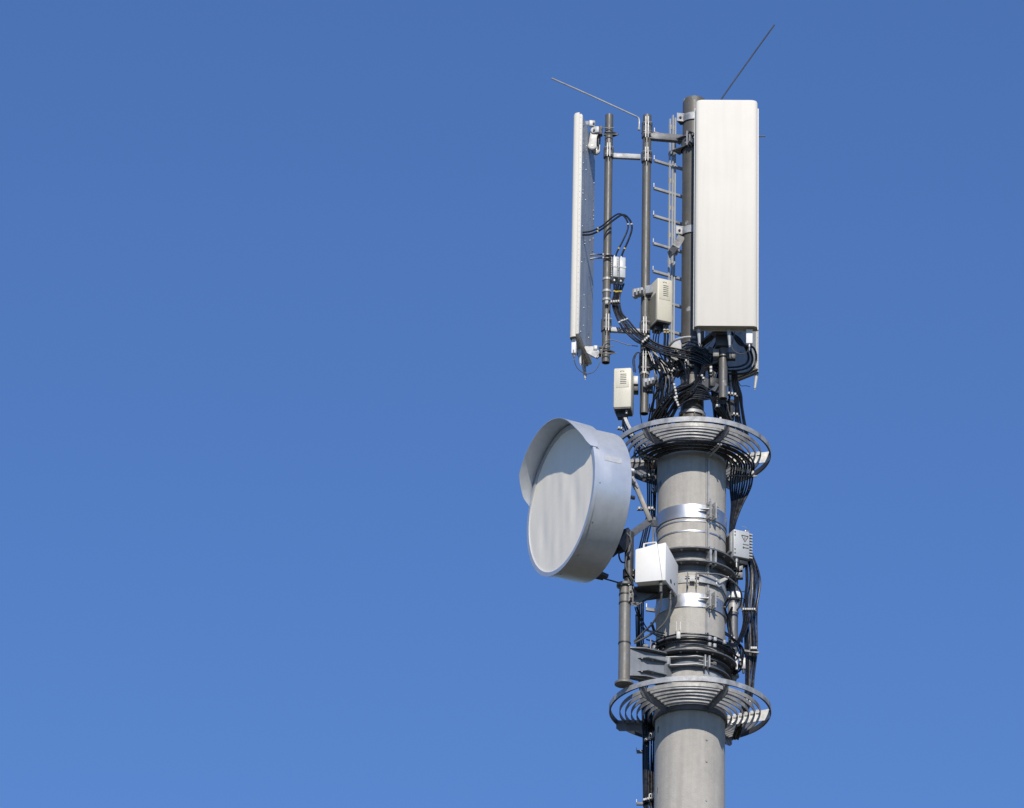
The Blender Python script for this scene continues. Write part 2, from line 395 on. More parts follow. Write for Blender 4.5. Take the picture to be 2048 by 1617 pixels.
# triangular collar plates on pipes
def vplate(parent, a, px, py, w=34, m='dark', name='collar_plate'):
    c = pp(a, px, py)
    q = MB(); q.prism([c+V((-w*.38, 0, 0)), c+V((-w*.2, -w*.35, 0)), c+V((w*.3, -w*.3, 0)), c+V((w*.62, 0, 0)), c+V((w*.3, w*.3, 0)), c+V((-w*.2, w*.3, 0))], (0, 0, 2.2))
    q.build(name, m, parent)
vplate(P2, p2a, 1289, 268, 32, 'galvdark'); vplate(P2, p2a, 1286, 739, 32); vplate(P2, p2a, 1286, 716, 30)
vplate(P1, p1a, 1213, 270, 32, 'dark')
for py in (560, 584, 601, 514):
    c = pp(p1a, 1209, py); q = MB(); q.arc(8.3, 9.3, c.z-2.4, c.z+2.4, -180, 180, c=V((c.x, c.y, 0))); q.build('strap', 'galvlight', P1)

# ---------------------------------------------------------------- arms between pipes and mast
def arm(p, q, w, h, label, m='galvdark', ends=True):
    t = thing('bracket_arm', p, label, 'bracket', 'horizontal steel arms between pipes and mast')
    b = MB(); b.bar(p, q, w, h); b.build('beam', m, t, bevel=.8)
    return t
A1 = arm(at(1296, 273, -14), at(1366, 279, 0), 12, 15, 'thick grey arm joining the upper pipe head to the mast top', 'galvdark')
A2 = arm(at(1221, 312, -20), at(1281, 315, -12), 8, 11, 'short thin brace between the two slim pipes near their tops', 'galv')
A3 = arm(at(1221, 660, -20), at(1281, 664, -12), 8, 10, 'short thin brace between the two slim pipes near the bottom', 'galv')
A4 = arm(at(1294, 728, -12), at(1366, 741, 0), 12, 16, 'thick dark arm joining the lower pipe end to the mast', 'galvdark')
# flared ends with triangular stiffeners round the mast
def mastcollar(py, label, m='galvdark', h=22):
    z = at(1387, py, -MR).z; t = thing('mast_bracket', (0, 0, z), label, 'bracket', 'clamps round the steel mast')
    MB().arc(MR+.3, MR+3, z-h/2, z+h/2, -180, 180).build('band', m, t)
    for zz in (z-h/2, z+h/2-2):
        q = MB(); q.prism([pol(MR+22, -88, zz), pol(MR+8, -55, zz), pol(MR+7, -25, zz), pol(MR+20, -12, zz), pol(MR+4, 10, zz), pol(MR-4, -20, zz), pol(MR-4, -90, zz), pol(MR+10, -120, zz)], (0, 0, 2))
        q.build('stiffener_plate', m, t)
    c = pol(MR+5, -18, z); s_ = V((math.cos(R(-18)), math.sin(R(-18)), 0)); d = pol(1, -18, 0)
    for k in (-1, 1): MB().obox(c+s_*3*k+d*3, s_, d, V((0, 0, 1)), 1, 6, h*.62).build('lug_plate', 'galv', t)
    for k in (-1, 1):
        zz = z+k*h*.32; MB().cyl(V((c.x, c.y, zz))-s_*9+d*4, V((c.x, c.y, zz))+s_*14+d*4, 1.1, n=8).cyl(V((c.x, c.y, zz))+s_*6+d*4, V((c.x, c.y, zz))+s_*9+d*4, 2.4, n=6).build('stud', 'steel', t)
    return t
mastcollar(281, 'angular clamp round the mast top where the thick upper arm ends', h=26)
mastcollar(728, 'dark angular clamp round the mast below the big panel', 'dark', h=26)
# ear brackets holding the front panel
def earbracket(py, label, droop=0):
    z = at(1378, py, -MR-2).z; t = thing('mast_bracket', (0, 0, z), label, 'bracket', 'clamps round the steel mast')
    MB().arc(MR+.4, MR+3, z-8, z+8, -78, 150).build('band', 'galv', t)
    p = pol(MR+2, -72, z); e = p+V((-11, -9, 0)); e2 = e+V((6, -14, 0))
    MB().prism([e+V((0, 0, -9)), e+V((0, 0, 9)), p+V((4, -6, 8)), p+V((4, -6, -8))], (1.0, 1.6, 0)).build('ear', 'galv', t)
    MB().prism([e+V((0, 0, -9)), p+V((4, -6, -9)), p+V((8, 6, -9)), p+V((-4, 8, -9))], (0, 0, 1.6)).build('ear_flange', 'dark', t)
    MB().prism([e+V((0, 0, 9)), p+V((4, -6, 9)), p+V((8, 6, 9)), p+V((-4, 8, 9))], (0, 0, 1.6)).build('ear_flange', 'galv', t)
    bolt(t, (e+p+V((4, -6, 0)))/2 + V((-.4, -1, 0)), (-.3, -1, 0), 2.0, 2.0, 'dark')
    b = MB(); b.bar(pol(MR+2, 40, z), V((50, -72, z)), 3, 16, V((0, 0, 1))); b.bar(pol(MR+2, 5, z), V((44, -74, z)), 3, 16); b.build('standoff', 'galv', t)
    return t
E1 = earbracket(231, 'eared clamp on the mast just below its top')
E2 = earbracket(457, 'eared clamp halfway up the mast beside the big panel')
# curved strap from the mid clamp down to the climbing rail
t = thing('curved_strap', at(1354, 480, -6), 'curved dark steel strap below the halfway mast clamp, reaching the climbing rail', 'bracket')
cs = [at(1363, 473, -14), at(1359, 482, -16), at(1352, 493, -16), at(1344, 503, -10), at(1338, 510, 2)]
b = MB()
for i in range(4): b.bar(cs[i], cs[i+1]+(cs[i+1]-cs[i])*.08, 15, 2.2, V((.3, -.9, .4)))
b.build('strap', 'galvdark', t); MB().box(at(1350, 503, 0), 10, 9, 16, 20).build('block', 'galv', t, bevel=1.5)

# ---------------------------------------------------------------- climbing ladder on the mast
rd = V((61, 38, 0)).normalized(); rn = V((rd.y, -rd.x, 0))
rc = at(1344, 330, 35); rc.z = 0
t = thing('climbing_ladder', (rc.x, rc.y, zl(800)), 'narrow steel climbing rail with one-sided rungs running up left of the mast', 'ladder')
zt = at(1345, 236, 35).z; zb = at(1340, 800, 35).z
for k, (off, w, top) in enumerate(((-7, 2.6, -6), (-1, 2.8, 4), (5.5, 3.6, 0))):
    c = rc+rd*off; zz = zt+top
    MB().obox(V((c.x, c.y, (zz+zb)/2))+rn*(2 if k != 1 else 3.5), rd, rn, V((0, 0, 1)), w/2-.3, 2.2, (zz-zb)/2).build('rail', 'rru', t)
for k in range(10): MB().obox(V((rc.x, rc.y, zt-22-(zt-zb)/10.3*k))-rn*1, rd, rn, V((0, 0, 1)), 8, 1.2, 5).build('rail_tie', 'galv', t)
for k in range(8):
    py = 265+55.3*k
    zc = at(1303, py+2, rc.y-rd.y*41).z
    l_ = V((rc.x, rc.y, zc))-rd*43; r_ = V((rc.x, rc.y, zc))+rd*43
    rg = MB().bar(l_, r_, 6, 5.5).build('rung', 'galv', t, bevel=.5)
    MB().bar(l_+V((0, 0, 2)), l_+V((0, 0, 11)), 1.6, 5).build('rung_stop', 'galvlight', rg)
    MB().bar(r_+V((0, 0, 2)), r_+V((0, 0, 11)), 1.6, 5).build('rung_stop', 'galvlight', rg)

# ---------------------------------------------------------------- lightning rods
def rod(pts, r, label, m='rod'):
    q = [at(*p) for p in pts]
    t = thing('lightning_rod', q[-1], label, 'rod', 'lightning rods')
    MB().tube(q, r, n=8, sub=1 if len(q) < 3 else 6).build('rod', m, t)
    MB().cyl(q[-1]+V((0, 0, -3)), q[-1]+V((0, 0, 3)), r+1.2, n=8).build('rod_clamp', 'galv', t); return t
rod([(1103, 157, -60), (1180, 191, -40), (1262, 228.5, -26), (1275, 235, -22), (1278.5, 241, -21), (1278, 258, -21)], 1.7, 'thin bent lightning rod pointing up to the left above the slim pipes', 'galvlight')
rod([(1549, 50, -40), (1500, 118, -30), (1444, 197, -22), (1436, 214, -20)], 1.5, 'thin straight lightning rod pointing up to the right above the big panel', 'dark')
rod([(1531, 273, 40), (1500, 274, 40), (1450, 276, 30)], 1.4, 'tiny horizontal rod end sticking out right of the big panel', 'galvdark')

# ---------------------------------------------------------------- left panel tilt brackets
t = thing('tilt_bracket', at(1185, 275, -20), 'pale folding tilt bracket with round joints at the top of the edge-on antenna', 'bracket', 'tilt brackets of the edge-on antenna')
for dd, dx, dy in ((-30, 0, 0), (-8, 7, 9)):
    q = MB()
    A = at(1188+dx, 262+dy, dd); B = at(1184.5+dx, 293+dy, dd)
    q.cyl(A+V((0, -3, 0)), A+V((0, 3, 0)), 7, n=20); q.cyl(B+V((0, -3.4, 0)), B+V((0, 3.4, 0)), 9, n=24)
    x_ = V((1, 0, 0)); dv = (B-A).normalized()
    q.prism([A-x_*6.8, A+x_*6.8, B+x_*8.6, B-x_*8.6], (0, 5, 0)); 
    q.v = [v+V((0, 0, 0)) for v in q.v]
    lk = q.build('link_arm', 'galvlight', t, bevel=.7)
    bolt(lk, B+V((0, -3.4, 0)), (0, -1, 0), 2.4, 1.5)
    q = MB(); q.cyl(B+V((0, -3.6, 0)), B+V((0, -4.2, 0)), 7.2, n=24); q.build('joint_disc', 'label', lk)
def blk(px, py, d, sx, sy, sz, name, m, parent, yaw=0, bv=.8): return MB().box(at(px, py, d), sx, sy, sz, yaw).build(name, m, parent, bevel=bv)
h1 = blk(1184, 248, -30, 13, 8, 14, 'hinge_block', 'galvlight', t, 10, 2); bolt(t, at(1187.5, 247, -35), (0, -1, 0), 1.7, 1.5, 'dark')
h2 = blk(1193, 261, -30, 12, 10, 15, 'hinge_block', 'rru', t, -10, 2); bolt(t, at(1188, 260, -36), (0, -1, 0), 1.7, 1.5, 'dark')
MB().bar(at(1172, 247, -20), at(1182, 247, -28), 6, 8).build('spacer', 'rru', t)
blk(1201, 263, -22, 8, 12, 20, 'clamp_jaw', 'dark', t); blk(1197, 278, -18, 3, 6, 34, 'link_strip', 'dark', t)
MB().bar(at(1203, 256, -32), at(1228, 256, -32), 1.6, 1.6).build('stud', 'dark', t); MB().bar(at(1205, 269, -34), at(1236, 269, -34), 1.6, 1.6).build('stud', 'dark', t)
t = thing('tilt_bracket', at(1185, 700, -20), 'small pale bracket joining the bottom of the edge-on antenna to its pipe', 'bracket', 'tilt brackets of the edge-on antenna')
MB().prism([at(1168, 693, -28), at(1187, 693, -28), at(1200, 704, -28), at(1192, 716, -28), at(1174, 706, -28)], (0, 3, 0)).build('side_plate', 'galv', t)
MB().prism([at(1172, 697, -12), at(1187, 695, -12), at(1202, 706, -12), at(1196, 718, -12), at(1182, 712, -12)], (0, 3, 0)).build('side_plate', 'galv', t)
blk(1191, 698, -24, 8, 12, 10, 'spacer', 'galvlight', t); blk(1202, 704, -22, 7, 14, 18, 'clamp_jaw', 'dark', t)
MB().bar(at(1197, 694, -32), at(1227, 693, -32), 1.6, 1.6).build('stud', 'dark', t); MB().bar(at(1199, 707, -34), at(1233, 707, -34), 1.6, 1.6).build('stud', 'dark', t)
vplate(P1, p1a, 1212, 706, 30, 'dark')
# bottom fittings seen under the edge-on antenna
# ---------------------------------------------------------------- filter boxes
t = thing('filter_box', at(1236, 568, -30), 'pair of small white riveted filter boxes strapped to the left pipe', 'filter box')
for k, (px, d) in enumerate(((1227, -26), (1240, -36))):
    c = at(px+2, 541+1.5*k, d)
    hb = MB().box(c, 12, 34, 46, 12).build('housing', 'rru', t, bevel=1)
    q = MB()
    for s_ in (-1, 1):
        for j in range(9): q.box(c+V((math.cos(R(12))*s_*0, 0, 0))+V((s_*6.2, (-14 if s_ < 0 else -14), -20+5*j)), 1.6, 3, 2.4, 12)
    q.build('screw_row', 'galvlight', hb)
    MB().box(c, 13.4, 36, 3, 12).build('lid_seam', 'rru', hb)
    for j, dz in enumerate((-9, 5)):
        MB().cyl(c+V((0, dz, -22)), c+V((0, dz, -30)), 3, n=12).build('port', 'steel', hb)
        MB().cyl(c+V((0, dz, 22)), c+V((0, dz, 28)), 2.6, n=12).build('port', 'steel', hb)
MB().box(at(1246, 543, -40), 1, 14, 26, 12).build('sticker', 'label', t)

# ---------------------------------------------------------------- beige radio units
def radio(px, py, d, w, dep, h, yaw, label, slots=6, ribs=True, belly=True):
    base = at(px, py, d); t = thing('radio_unit', base, label, 'radio unit', 'beige radio units', yaw)
    b = MB(); b.prism([V((-w/2, -dep/2, 0)), V((w/2, -dep/2, 0)), V((w/2, dep/2, 0)), V((-w/2, dep/2, 0))], (0, 0, h)); b.build('cover', 'beige', t, local=True, bevel=3)
    MB().box((0, -dep/2-.3, h*.72), w*.74, .7, h*.44).build('service_hatch', 'beige', t, local=True, bevel=.3)
    q = MB()
    for k in range(slots): q.box((w*.05, -dep/2-.8, h*(.60+.046*k)), w*.34, .6, 1.25)
    q.build('vent_slots', 'ink', t, local=True)
    q = MB()
    for k in range(6):
        a = math.pi*k/5; q.box((-w*.02+3.4*math.cos(a), -dep/2-.8, h*.90+1.2*math.sin(a)), 1.6, .5, .9)
    q.build('maker_mark', 'ink', t, local=True)
    if ribs:
        q = MB()
        for k in range(15): q.box((-w/2-.2, 1, h*.06+h*.042*k), 1.6, dep*.8, 1.4)
        q.build('cooling_ribs', 'beige2', t, local=True)
    MB().prism([V((-w/2+2, -dep/2+2, 0)), V((w/2-2, -dep/2+2, 0)), V((w/2-2, dep/2-2, 0)), V((-w/2+2, dep/2-2, 0))], (0, 0, -2)).build('underside', 'dark', t, local=True)
    for x, y in ((w*.2, -dep*.2), (-w*.2, 0), (w*.05, dep*.25)):
        MB().cyl((x, y, -1), (x, y, -9), 3, n=12).build('port', 'steel' if x > 3 else 'dark', t, local=True)
    MB().box((-w*.1, dep*.1, -7), w*.5, dep*.4, 12).build('heat_sink_block', 'dark', t, local=True, bevel=1)
    return t
radio(1320, 652, -24, 33, 46, 96, 24, 'beige radio unit with vent slots on the pipe beside the mast, under the rungs')
radio(1247, 824, -46, 36, 42, 88, -7, 'beige radio unit with vent slots hanging low, just above the dish')
# mounts
def jaw(px, py, d, label, sgn=1):
    t = thing('radio_mount', at(px, py, d), label, 'bracket', 'cast clamp mounts of the radio units')
    for k in range(3):
        blk(px+sgn*(-6+7*k), py-2*k, d-3*k, 8, 14, 18-2*k, 'cast_jaw', 'galv', t, -20, 1.6)
        blk(px+sgn*(-6+7*k), py-2*k, d-3*k-7.4, 4, 1, 8, 'jaw_recess', 'dark', t, -20, 0)
    MB().bar(at(px-10, py-4, d-6), at(px+14, py-6, d-4), 1.3, 1.3).build('stud', 'galvdark', t); MB().bar(at(px-10, py+5, d-6), at(px+14, py+3, d-4), 1.3, 1.3).build('stud', 'galvdark', t)
    return t
j = jaw(1276, 588, -24, 'cast pipe clamp left of the upper beige radio unit')
blk(1302, 583, -20, 16, 22, 18, 'arm_block', 'galv', j, -20); blk(1303, 596, -14, 12, 16, 14, 'arm_block', 'dark', j, -20)
j = jaw(1298, 768, -26, 'cast pipe clamp right of the lower beige radio unit')
blk(1271, 764, -26, 11, 18, 18, 'arm_block', 'galvlight', j); blk(1271, 779, -20, 12, 20, 16, 'arm_block', 'dark', j); blk(1300, 780, -18, 12, 14, 12, 'arm_block', 'dark', j)
c = pp(p2a, 1286, 748); MB().arc(8.8, 9.8, c.z-4, c.z+4, -180, 180, c=V((c.x, c.y, 0))).build('strap', 'galvlight', P2)

# ---------------------------------------------------------------- pipe stub mounting under the big panel
t = thing('panel_mount', at(1446, 700, -55), 'dark cast tilt mount between the big front panel and its pipe stub', 'bracket')
MB().arc(9, 12, p3a.z+at(1446, 716, -48).z-at(1446, 798, -48).z, p3a.z+at(1446, 699, -48).z-at(1446, 798, -48).z, -180, 180, c=V((p3a.x, p3a.y, 0))).build('clamp_band', 'pipe', t)
blk(1432, 708, -56, 12, 12, 17, 'clamp_jaw', 'pipegrey', t); blk(1462, 714, -54, 18, 12, 14, 'clamp_jaw', 'dark', t)
blk(1444, 684, -58, 26, 18, 26, 'tilt_body', 'dark', t, 0, 2); blk(1436, 668, -64, 24, 10, 6, 'top_lug', 'galvdark', t); blk(1443, 660, -70, 30, 8, 10, 'top_lug', 'galvdark', t)
MB().bar(at(1419, 700, -30), at(1436, 706, -52), 8, 12).build('link_arm', 'galvdark', t)
MB().bar(at(1401, 690, -24), at(1430, 668, -50), 14, 5).build('link_arm', 'dark', t)
t = thing('mast_outrigger', at(1420, 722, -20), 'dark bracket plates reaching from the mast to the pipe stub', 'bracket')
MB().prism([at(1405, 700, -22), at(1436, 712, -40), at(1436, 724, -40), at(1402, 738, -22)], (2, 8, 0)).build('side_plate', 'galvdark', t)
MB().prism([at(1402, 722, -20), at(1440, 722, -44), at(1456, 726, -30), at(1418, 730, 0)], (0, 0, 3)).build('web_plate', 'dark', t)
MB().bar(at(1400, 760, -24), at(1436, 778, -42), 8, 16).build('lower_arm', 'galvdark', t)
blk(1426, 768, -36, 18, 18, 20, 'lower_block', 'dark', t, 20, 2); blk(1437, 800, -20, 24, 16, 26, 'rear_block', 'dark', t, 10, 2)
t = thing('cable_bracket_plate', at(1360, 700, -10), 'pale angular plate left of the mast holding the cable fan', 'bracket')
MB().prism([at(1338, 690, -5), at(1360, 682, -10), at(1366, 700, -10), at(1350, 708, -8)], (0, 0, 2)).build('plate', 'galv', t)
MB().prism([at(1345, 716, -8), at(1368, 704, -16), at(1372, 716, -16), at(1352, 728, -8)], (0, 0, 2)).build('plate', 'galv', t)
MB().tube([at(1337, 694, -20), at(1350, 681, -32), at(1372, 675, -36), at(1392, 675, -38)], 2.6, sub=8).build('hoop', 'galv', t)

# ---------------------------------------------------------------- climb guards (ring baskets)
def guard(pyo, rads, py_in, plates, label, hi=10.5):
    """pyo: axis row of the outer bar top; rads outer>inner"""
    z0 = zl(pyo); t = thing('climb_guard', (0, 0, z0-40), label, 'anti-climb basket', 'anti-climb ring baskets')
    zi = zl(py_in); n = len(rads)
    plates = sorted(plates)
    def zr(r): return z0 - 2 + (zi-z0)*(rads[0]-r)/(rads[0]-rads[-1])
    secs = [(plates[i], plates[(i+1) % len(plates)]+(360 if i == len(plates)-1 else 0)) for i in range(len(plates))]
    MB().arc(rads[0]-.4, rads[0]+1.2, z0-hi, z0, -180, 180, n=96, wob=.4).build('outer_hoop', 'galv', t)
    MB().arc(rads[0]-2.2, rads[0]-.5, z0-hi-.4, z0-.5, -180, 180, n=96, wob=.4).build('hoop_shade_layer', 'hoop_shade', t)  # added dark layer: shade on the hoop's inner face, put into its colour
    for i, r in enumerate(rads[1:]):
        for a0, a1 in secs:
            g_ = 90/r+.4
            q = MB(); z = zr(r); q.arc(r-.9, r+.9, z-8.0, z, a0+g_, a1-g_, n=int((a1-a0)/4), wob=.35)
            for a_, s_ in ((a0+g_, 1), (a1-g_, -1)):
                q.obox(pol(r-4, a_, z-4), V((math.cos(R(a_)), math.sin(R(a_)), 0)), pol(1, a_, 0), V((0, 0, 1)), .8, 4.6, 3.9)
            q.build('hoop_bar', 'galv', t)
    for a in plates:
        d = pol(1, a, 0); s_ = V((math.cos(R(a)), math.sin(R(a)), 0))
        zo = z0-hi*.3; zin = zi-4
        q = MB(); q.prism([pol(rads[0]-1.5, a, zo)-s_, pol(rads[0]-1.5, a, zo-18)-s_, pol(rads[0]-8, a, zo-24)-s_, pol(74, a, zin-19)-s_, pol(72, a, zin-2)-s_], s_*2)
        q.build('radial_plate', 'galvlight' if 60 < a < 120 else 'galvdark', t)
        if 60 < a < 120:
            for rr in (84, 104): bolt(t, pol(rr, a, zin-13)-s_*1.2, -s_, 2.6, 2)
    MB().arc(71, 73.5, zi-19, zi-4, -180, 180, n=72).build('inner_collar', 'galvdark', t)
    return t
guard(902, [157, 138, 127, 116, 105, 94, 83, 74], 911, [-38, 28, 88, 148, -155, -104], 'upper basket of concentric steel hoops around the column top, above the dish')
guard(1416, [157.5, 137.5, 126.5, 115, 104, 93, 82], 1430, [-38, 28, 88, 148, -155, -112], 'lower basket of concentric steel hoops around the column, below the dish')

# ---------------------------------------------------------------- bands and flanges on the column
def lugs(t, az, z, h, r=CR+3):
    d = pol(1, az, 0); s_ = V((math.cos(R(az)), math.sin(R(az)), 0))
    for k in (-1, 1):
        MB().obox(pol(r+8, az, z)+s_*6*k, s_, d, V((0, 0, 1)), 1.5, 8, h*.62).build('lug_plate', 'galvlight', t)
        MB().prism([pol(r+1, az, z+1)+s_*7*k, pol(r+12, az, z+1)+s_*7*k, pol(r+.5, az, z+1)+s_*(26 if k < 0 else 20)*k], (0, 0, 2)).build('lug_gusset', 'galvlight', t)
    for k in (-1, 1):
        c = pol(r+10, az, z+k*h*.36)
        MB().cyl(c-s_*12, c+s_*15, 1.1, n=8).cyl(c+s_*8, c+s_*11, 2.4, n=6).cyl(c-s_*11, c-s_*8, 2.4, n=6).build('stud', 'steel', t)
def band(y0, y1, label, lug=30, r=CR, th=2.2, m='alu', name='column_band'):
    """y0,y1: photo rows of the top and bottom edges on the column's front"""
    za = at(1383, y0, -r).z; zb_ = at(1383, y1, -r).z
    t = thing(name, (0, 0, zb_), label, 'band', 'metal bands round the column')
    MB().arc(r+.2, r+th, zb_, za, -180, 180, n=90).build('hoop', m, t)
    if lug is not None: lugs(t, lug, (za+zb_)/2, za-zb_)
    return t
band(1009, 1035, 'upper wide shiny band round the concrete column, right of the dish')
band(1187.5, 1213.5, 'lower wide shiny band round the concrete column, right of the white box')
for y, tx in ((1040, 'thin shiny hoop directly under the upper wide band'), (1060.5, 'lower of the two thin shiny hoops under the upper wide band')):
    q = band(y, y+2.6, tx, None, th=1.2)
    bolt(q, pol(CR+1, 52, at(1383, y+1, -CR).z), pol(1, 52, 0), 2.6, 3)
def flange(y, ro, label, th=3, bolts=16, m='galvdark'):
    z = at(1383, y, -ro).z; t = thing('collar_flange', (0, 0, z), label, 'flange', 'ring flanges round the column')
    MB().arc(CR+.5, ro, z-th, z, -180, 180, n=90).build('ring_plate', m, t)
    MB().arc(CR+.3, CR+2, z-14, z-th-.2, -180, 180, n=90).build('ring_web', m, t)
    for k in range(bolts): bolt(t, pol((CR+ro)/2+2, 360*k/bolts+9, z-th), (0, 0, -1), 1.9, 2.2, 'galvlight')
    return t
Fa = flange(1092, 88, 'topmost ring flange beside the white box'); Fb = flange(1118, 90, 'second ring flange beside the white box')
Fc = flange(1270, 84, 'thin ring flange just under the black cables round the column'); Fd = flange(1296, 92, 'wide ring flange above the lower basket')
za = at(1383, 1090, -88).z; zb_ = at(1383, 1122, -88).z
s_ = V((math.cos(R(30)), math.sin(R(30)), 0)); d = pol(1, 30, 0)
for k in (-1, 1): MB().obox(pol(CR+10, 30, (za+zb_)/2)+s_*5.5*k, s_, d, V((0, 0, 1)), 2.2, 9, (za-zb_)/2+2).build('joint_plate', 'galv', Fa)
for k in (-1, 1):
    for z in (za-7, zb_+9): bolt(Fa, pol(CR+10, 30, z)+s_*7.8*k, s_*k, 2.6, 3)
# strap with separate jaw and outrigger hoop
t = band(1152, 1166, 'narrow strap with an upright bolt plate, just above the lower wide band', None, th=1.8, m='galvlight')
z = at(1383, 1159, -CR).z
for a in (-5, 8):
    s_ = V((math.cos(R(a)), math.sin(R(a)), 0)); MB().obox(pol(CR+7, a, z-4), s_, pol(1, a, 0), V((0, 0, 1)), .9, 6, 15).build('lug_plate', 'galvdark', t)
MB().cyl(pol(CR+7, -9, z+4), pol(CR+7, 14, z+3), 1.2, n=8).build('stud', 'steel', t)
MB().obox(pol(CR+6, 2, z-2), V((1, 0, 0)), V((0, 1, 0)), V((0, 0, 1)), 5, 3, 6).build('jaw', 'galv', t)
t = thing('cable_hoop', (0, 0, z), 'curved steel rail swinging out to the right of the narrow strap', 'bracket')
pts = [pol(78, 9, z+9), pol(84, 25, z+9), pol(90, 42, z+10), pol(97, 58, z+4), pol(102, 74, z-8), pol(98, 92, z-22), pol(86, 105, z-34)]
MB().tube(pts, 1.9, sub=8).build('rail', 'galvdark', t)
MB().arc(CR+5, CR+7, z-8, z+8, 12, 48, n=14).build('shield_plate', 'galv', t)
MB().prism([pol(CR+5, 48, z-7), pol(CR+5, 48, z+8), pol(CR+22, 54, z+14), pol(CR+20, 52, z+6)], (1.5, 0, 0)).build('end_fin', 'galvlight', t)
MB().obox(pol(CR+8.2, 41, z), V((.75, .66, 0)), V((.66, -.75, 0)), V((0, 0, 1)), 1.2, .4, 6).build('marker', 'whitebox', t)
# lower pair of angle straps that hold the dish bracket
zA = at(1370, 1312, -82).z; zB = at(1370, 1328, -82).z
t = thing('strap_clamp', (0, 0, zB), 'pair of flat edged straps with bright bolts holding the dish pole bracket', 'bracket')
for zz, nm in ((zA, 'upper_strap'), (zB, 'lower_strap')):
    p_ = [pol(88, -33, zz), pol(84, -27, zz), pol(82, 8, zz), pol(80, 20, zz), pol(72, 21, zz), pol(71, 0, zz), pol(72, -34, zz)]
    MB().prism(p_, (0, 0, 1.8)).build(nm, 'galv', t)
    MB().arc(CR+1, CR+11, zz-1, zz+.8, 24, 130, n=30).build(nm, 'galvdark', t)
MB().arc(CR+.6, CR+2, zB-6, zA, -34, 130, n=50).build('web', 'galvdark', t)
MB().arc(CR+.6, CR+2.4, zB-22, zB-6, 22, 130, n=40).build('skirt', 'galv', t)
for a in (20, 26):
    MB().obox(pol(CR+9, a, (zA+zB)/2), V((math.cos(R(a)), math.sin(R(a)), 0)), pol(1, a, 0), V((0, 0, 1)), 1.4, 8, 12).build('lug_plate', 'galv', t)
MB().cyl(pol(CR+10, 12, (zA+zB)/2+2), pol(CR+11, 38, (zA+zB)/2), 1.6, n=8).cyl(pol(CR+11, 34, (zA+zB)/2), pol(CR+11, 38, (zA+zB)/2), 4, n=6).build('stud', 'steel', t)

# ---------------------------------------------------------------- dish pole
PD = -100
pb = at(1248, 1368, PD)
t = thing('dish_pole', pb, 'grey flanged pole left of the column that carries the round dish', 'pole')
ptop = at(1248.5, 1172, PD).z
MB().cyl(pb, (pb.x, pb.y, ptop), 11.4, n=32).build('lower_tube', 'pipegrey', t)
MB().cyl(pb+V((0, 0, -2)), pb+V((0, 0, 2)), 18.5, n=32).build('foot_flange', 'pipegrey', t)
MB().cyl(pb+V((0, 0, 2)), pb+V((0, 0, 7)), 16, 11.6, n=32).build('foot_cone', 'pipegrey', t)
MB().cyl((pb.x, pb.y, ptop-2), (pb.x, pb.y, ptop+3), 17, n=32).build('head_flange', 'galvdark', t)
for k in range(6): bolt(t, (pb.x+14*math.cos(k*1.05), pb.y+14*math.sin(k*1.05), ptop-2), (0, 0, -1), 1.8, 2)
for py in (1186, 1203, 1283):
    z = at(1248, py, PD-11).z; MB().arc(11.5, 12.4, z-1.3, z+1.3, -180, 180, c=V((pb.x, pb.y, 0))).build('strap', 'dark', t)
zt2 = at(1256, 1066, PD).z
MB().cyl((pb.x+7, pb.y, ptop+3), (pb.x+7, pb.y, zt2), 9, n=28).build('upper_tube', 'dark', t)
for py in (1141, 1151):
    MB().bar(at(1262, py, PD-8), at(1273, py, PD-8), 2, 2.4).build('stud', 'galvdark', t)
z = at(1256, 1145, PD-9).z; MB().arc(9.2, 12, z-8, z+8, -180, 180, c=V((pb.x+7, pb.y, 0))).build('clamp', 'dark', t)
# bracket plates to the column
tb = thing('pole_bracket', at(1300, 1350, -80), 'grey welded bracket with horizontal fins between dish pole and column', 'bracket')
def hplate(p, q, ro, w, th, m='galv'):
    pass
xa = pb+V((8, 2, 0))
def L(py0): return at(1262, py0, PD).z
e = pol(CR+12, -34, 0)
web = [V((xa.x, xa.y, L(1297))), V((xa.x, xa.y, L(1354))), V((e.x, e.y, L(1354))), V((e.x, e.y, L(1297)-4))]
wn_ = V((web[2].y-web[1].y, -(web[2].x-web[1].x), 0)).normalized()
MB().prism(web, wn_*2.5).build('web_plate', 'zinc', tb)
for py in (1297, 1352):
    z = L(py); MB().prism([V((xa.x, xa.y-4, z)), V((xa.x, xa.y+14, z)), V((e.x-4, e.y+22, z)), V((e.x, e.y-10, z)), V((xa.x+34, xa.y-2, z))], (0, 0, 2.4)).build('outer_fin', 'galvdark', tb)
for py in (1314, 1340):
    z = L(py); MB().prism([V((xa.x+10, xa.y+6, z)), V((xa.x+38, xa.y-1, z)), V((e.x, e.y-10, z)), V((e.x, e.y+2, z))], (0, 0, 2)).build('inner_fin', 'zinc', tb)
    for k in (.35, .62):
        p_ = V((xa.x, xa.y, z)).lerp(V((e.x, e.y, z)), k)+V((0, -8, 0)); bolt(tb, p_, (0, 0, -1), 1.9, 2, 'galvlight')
MB().obox(V((e.x+1, e.y, (L(1310)+L(1356))/2)), V((.83, -.56, 0)), V((.56, .83, 0)), V((0, 0, 1)), 3, 9, (L(1310)-L(1356))/2).build('end_plate', 'zinc', tb)
MB().box(V((e.x+1, e.y-6, (zA+zB)/2)), 10, 6, 15, -30).build('lug_plate', 'galv', tb, bevel=1)
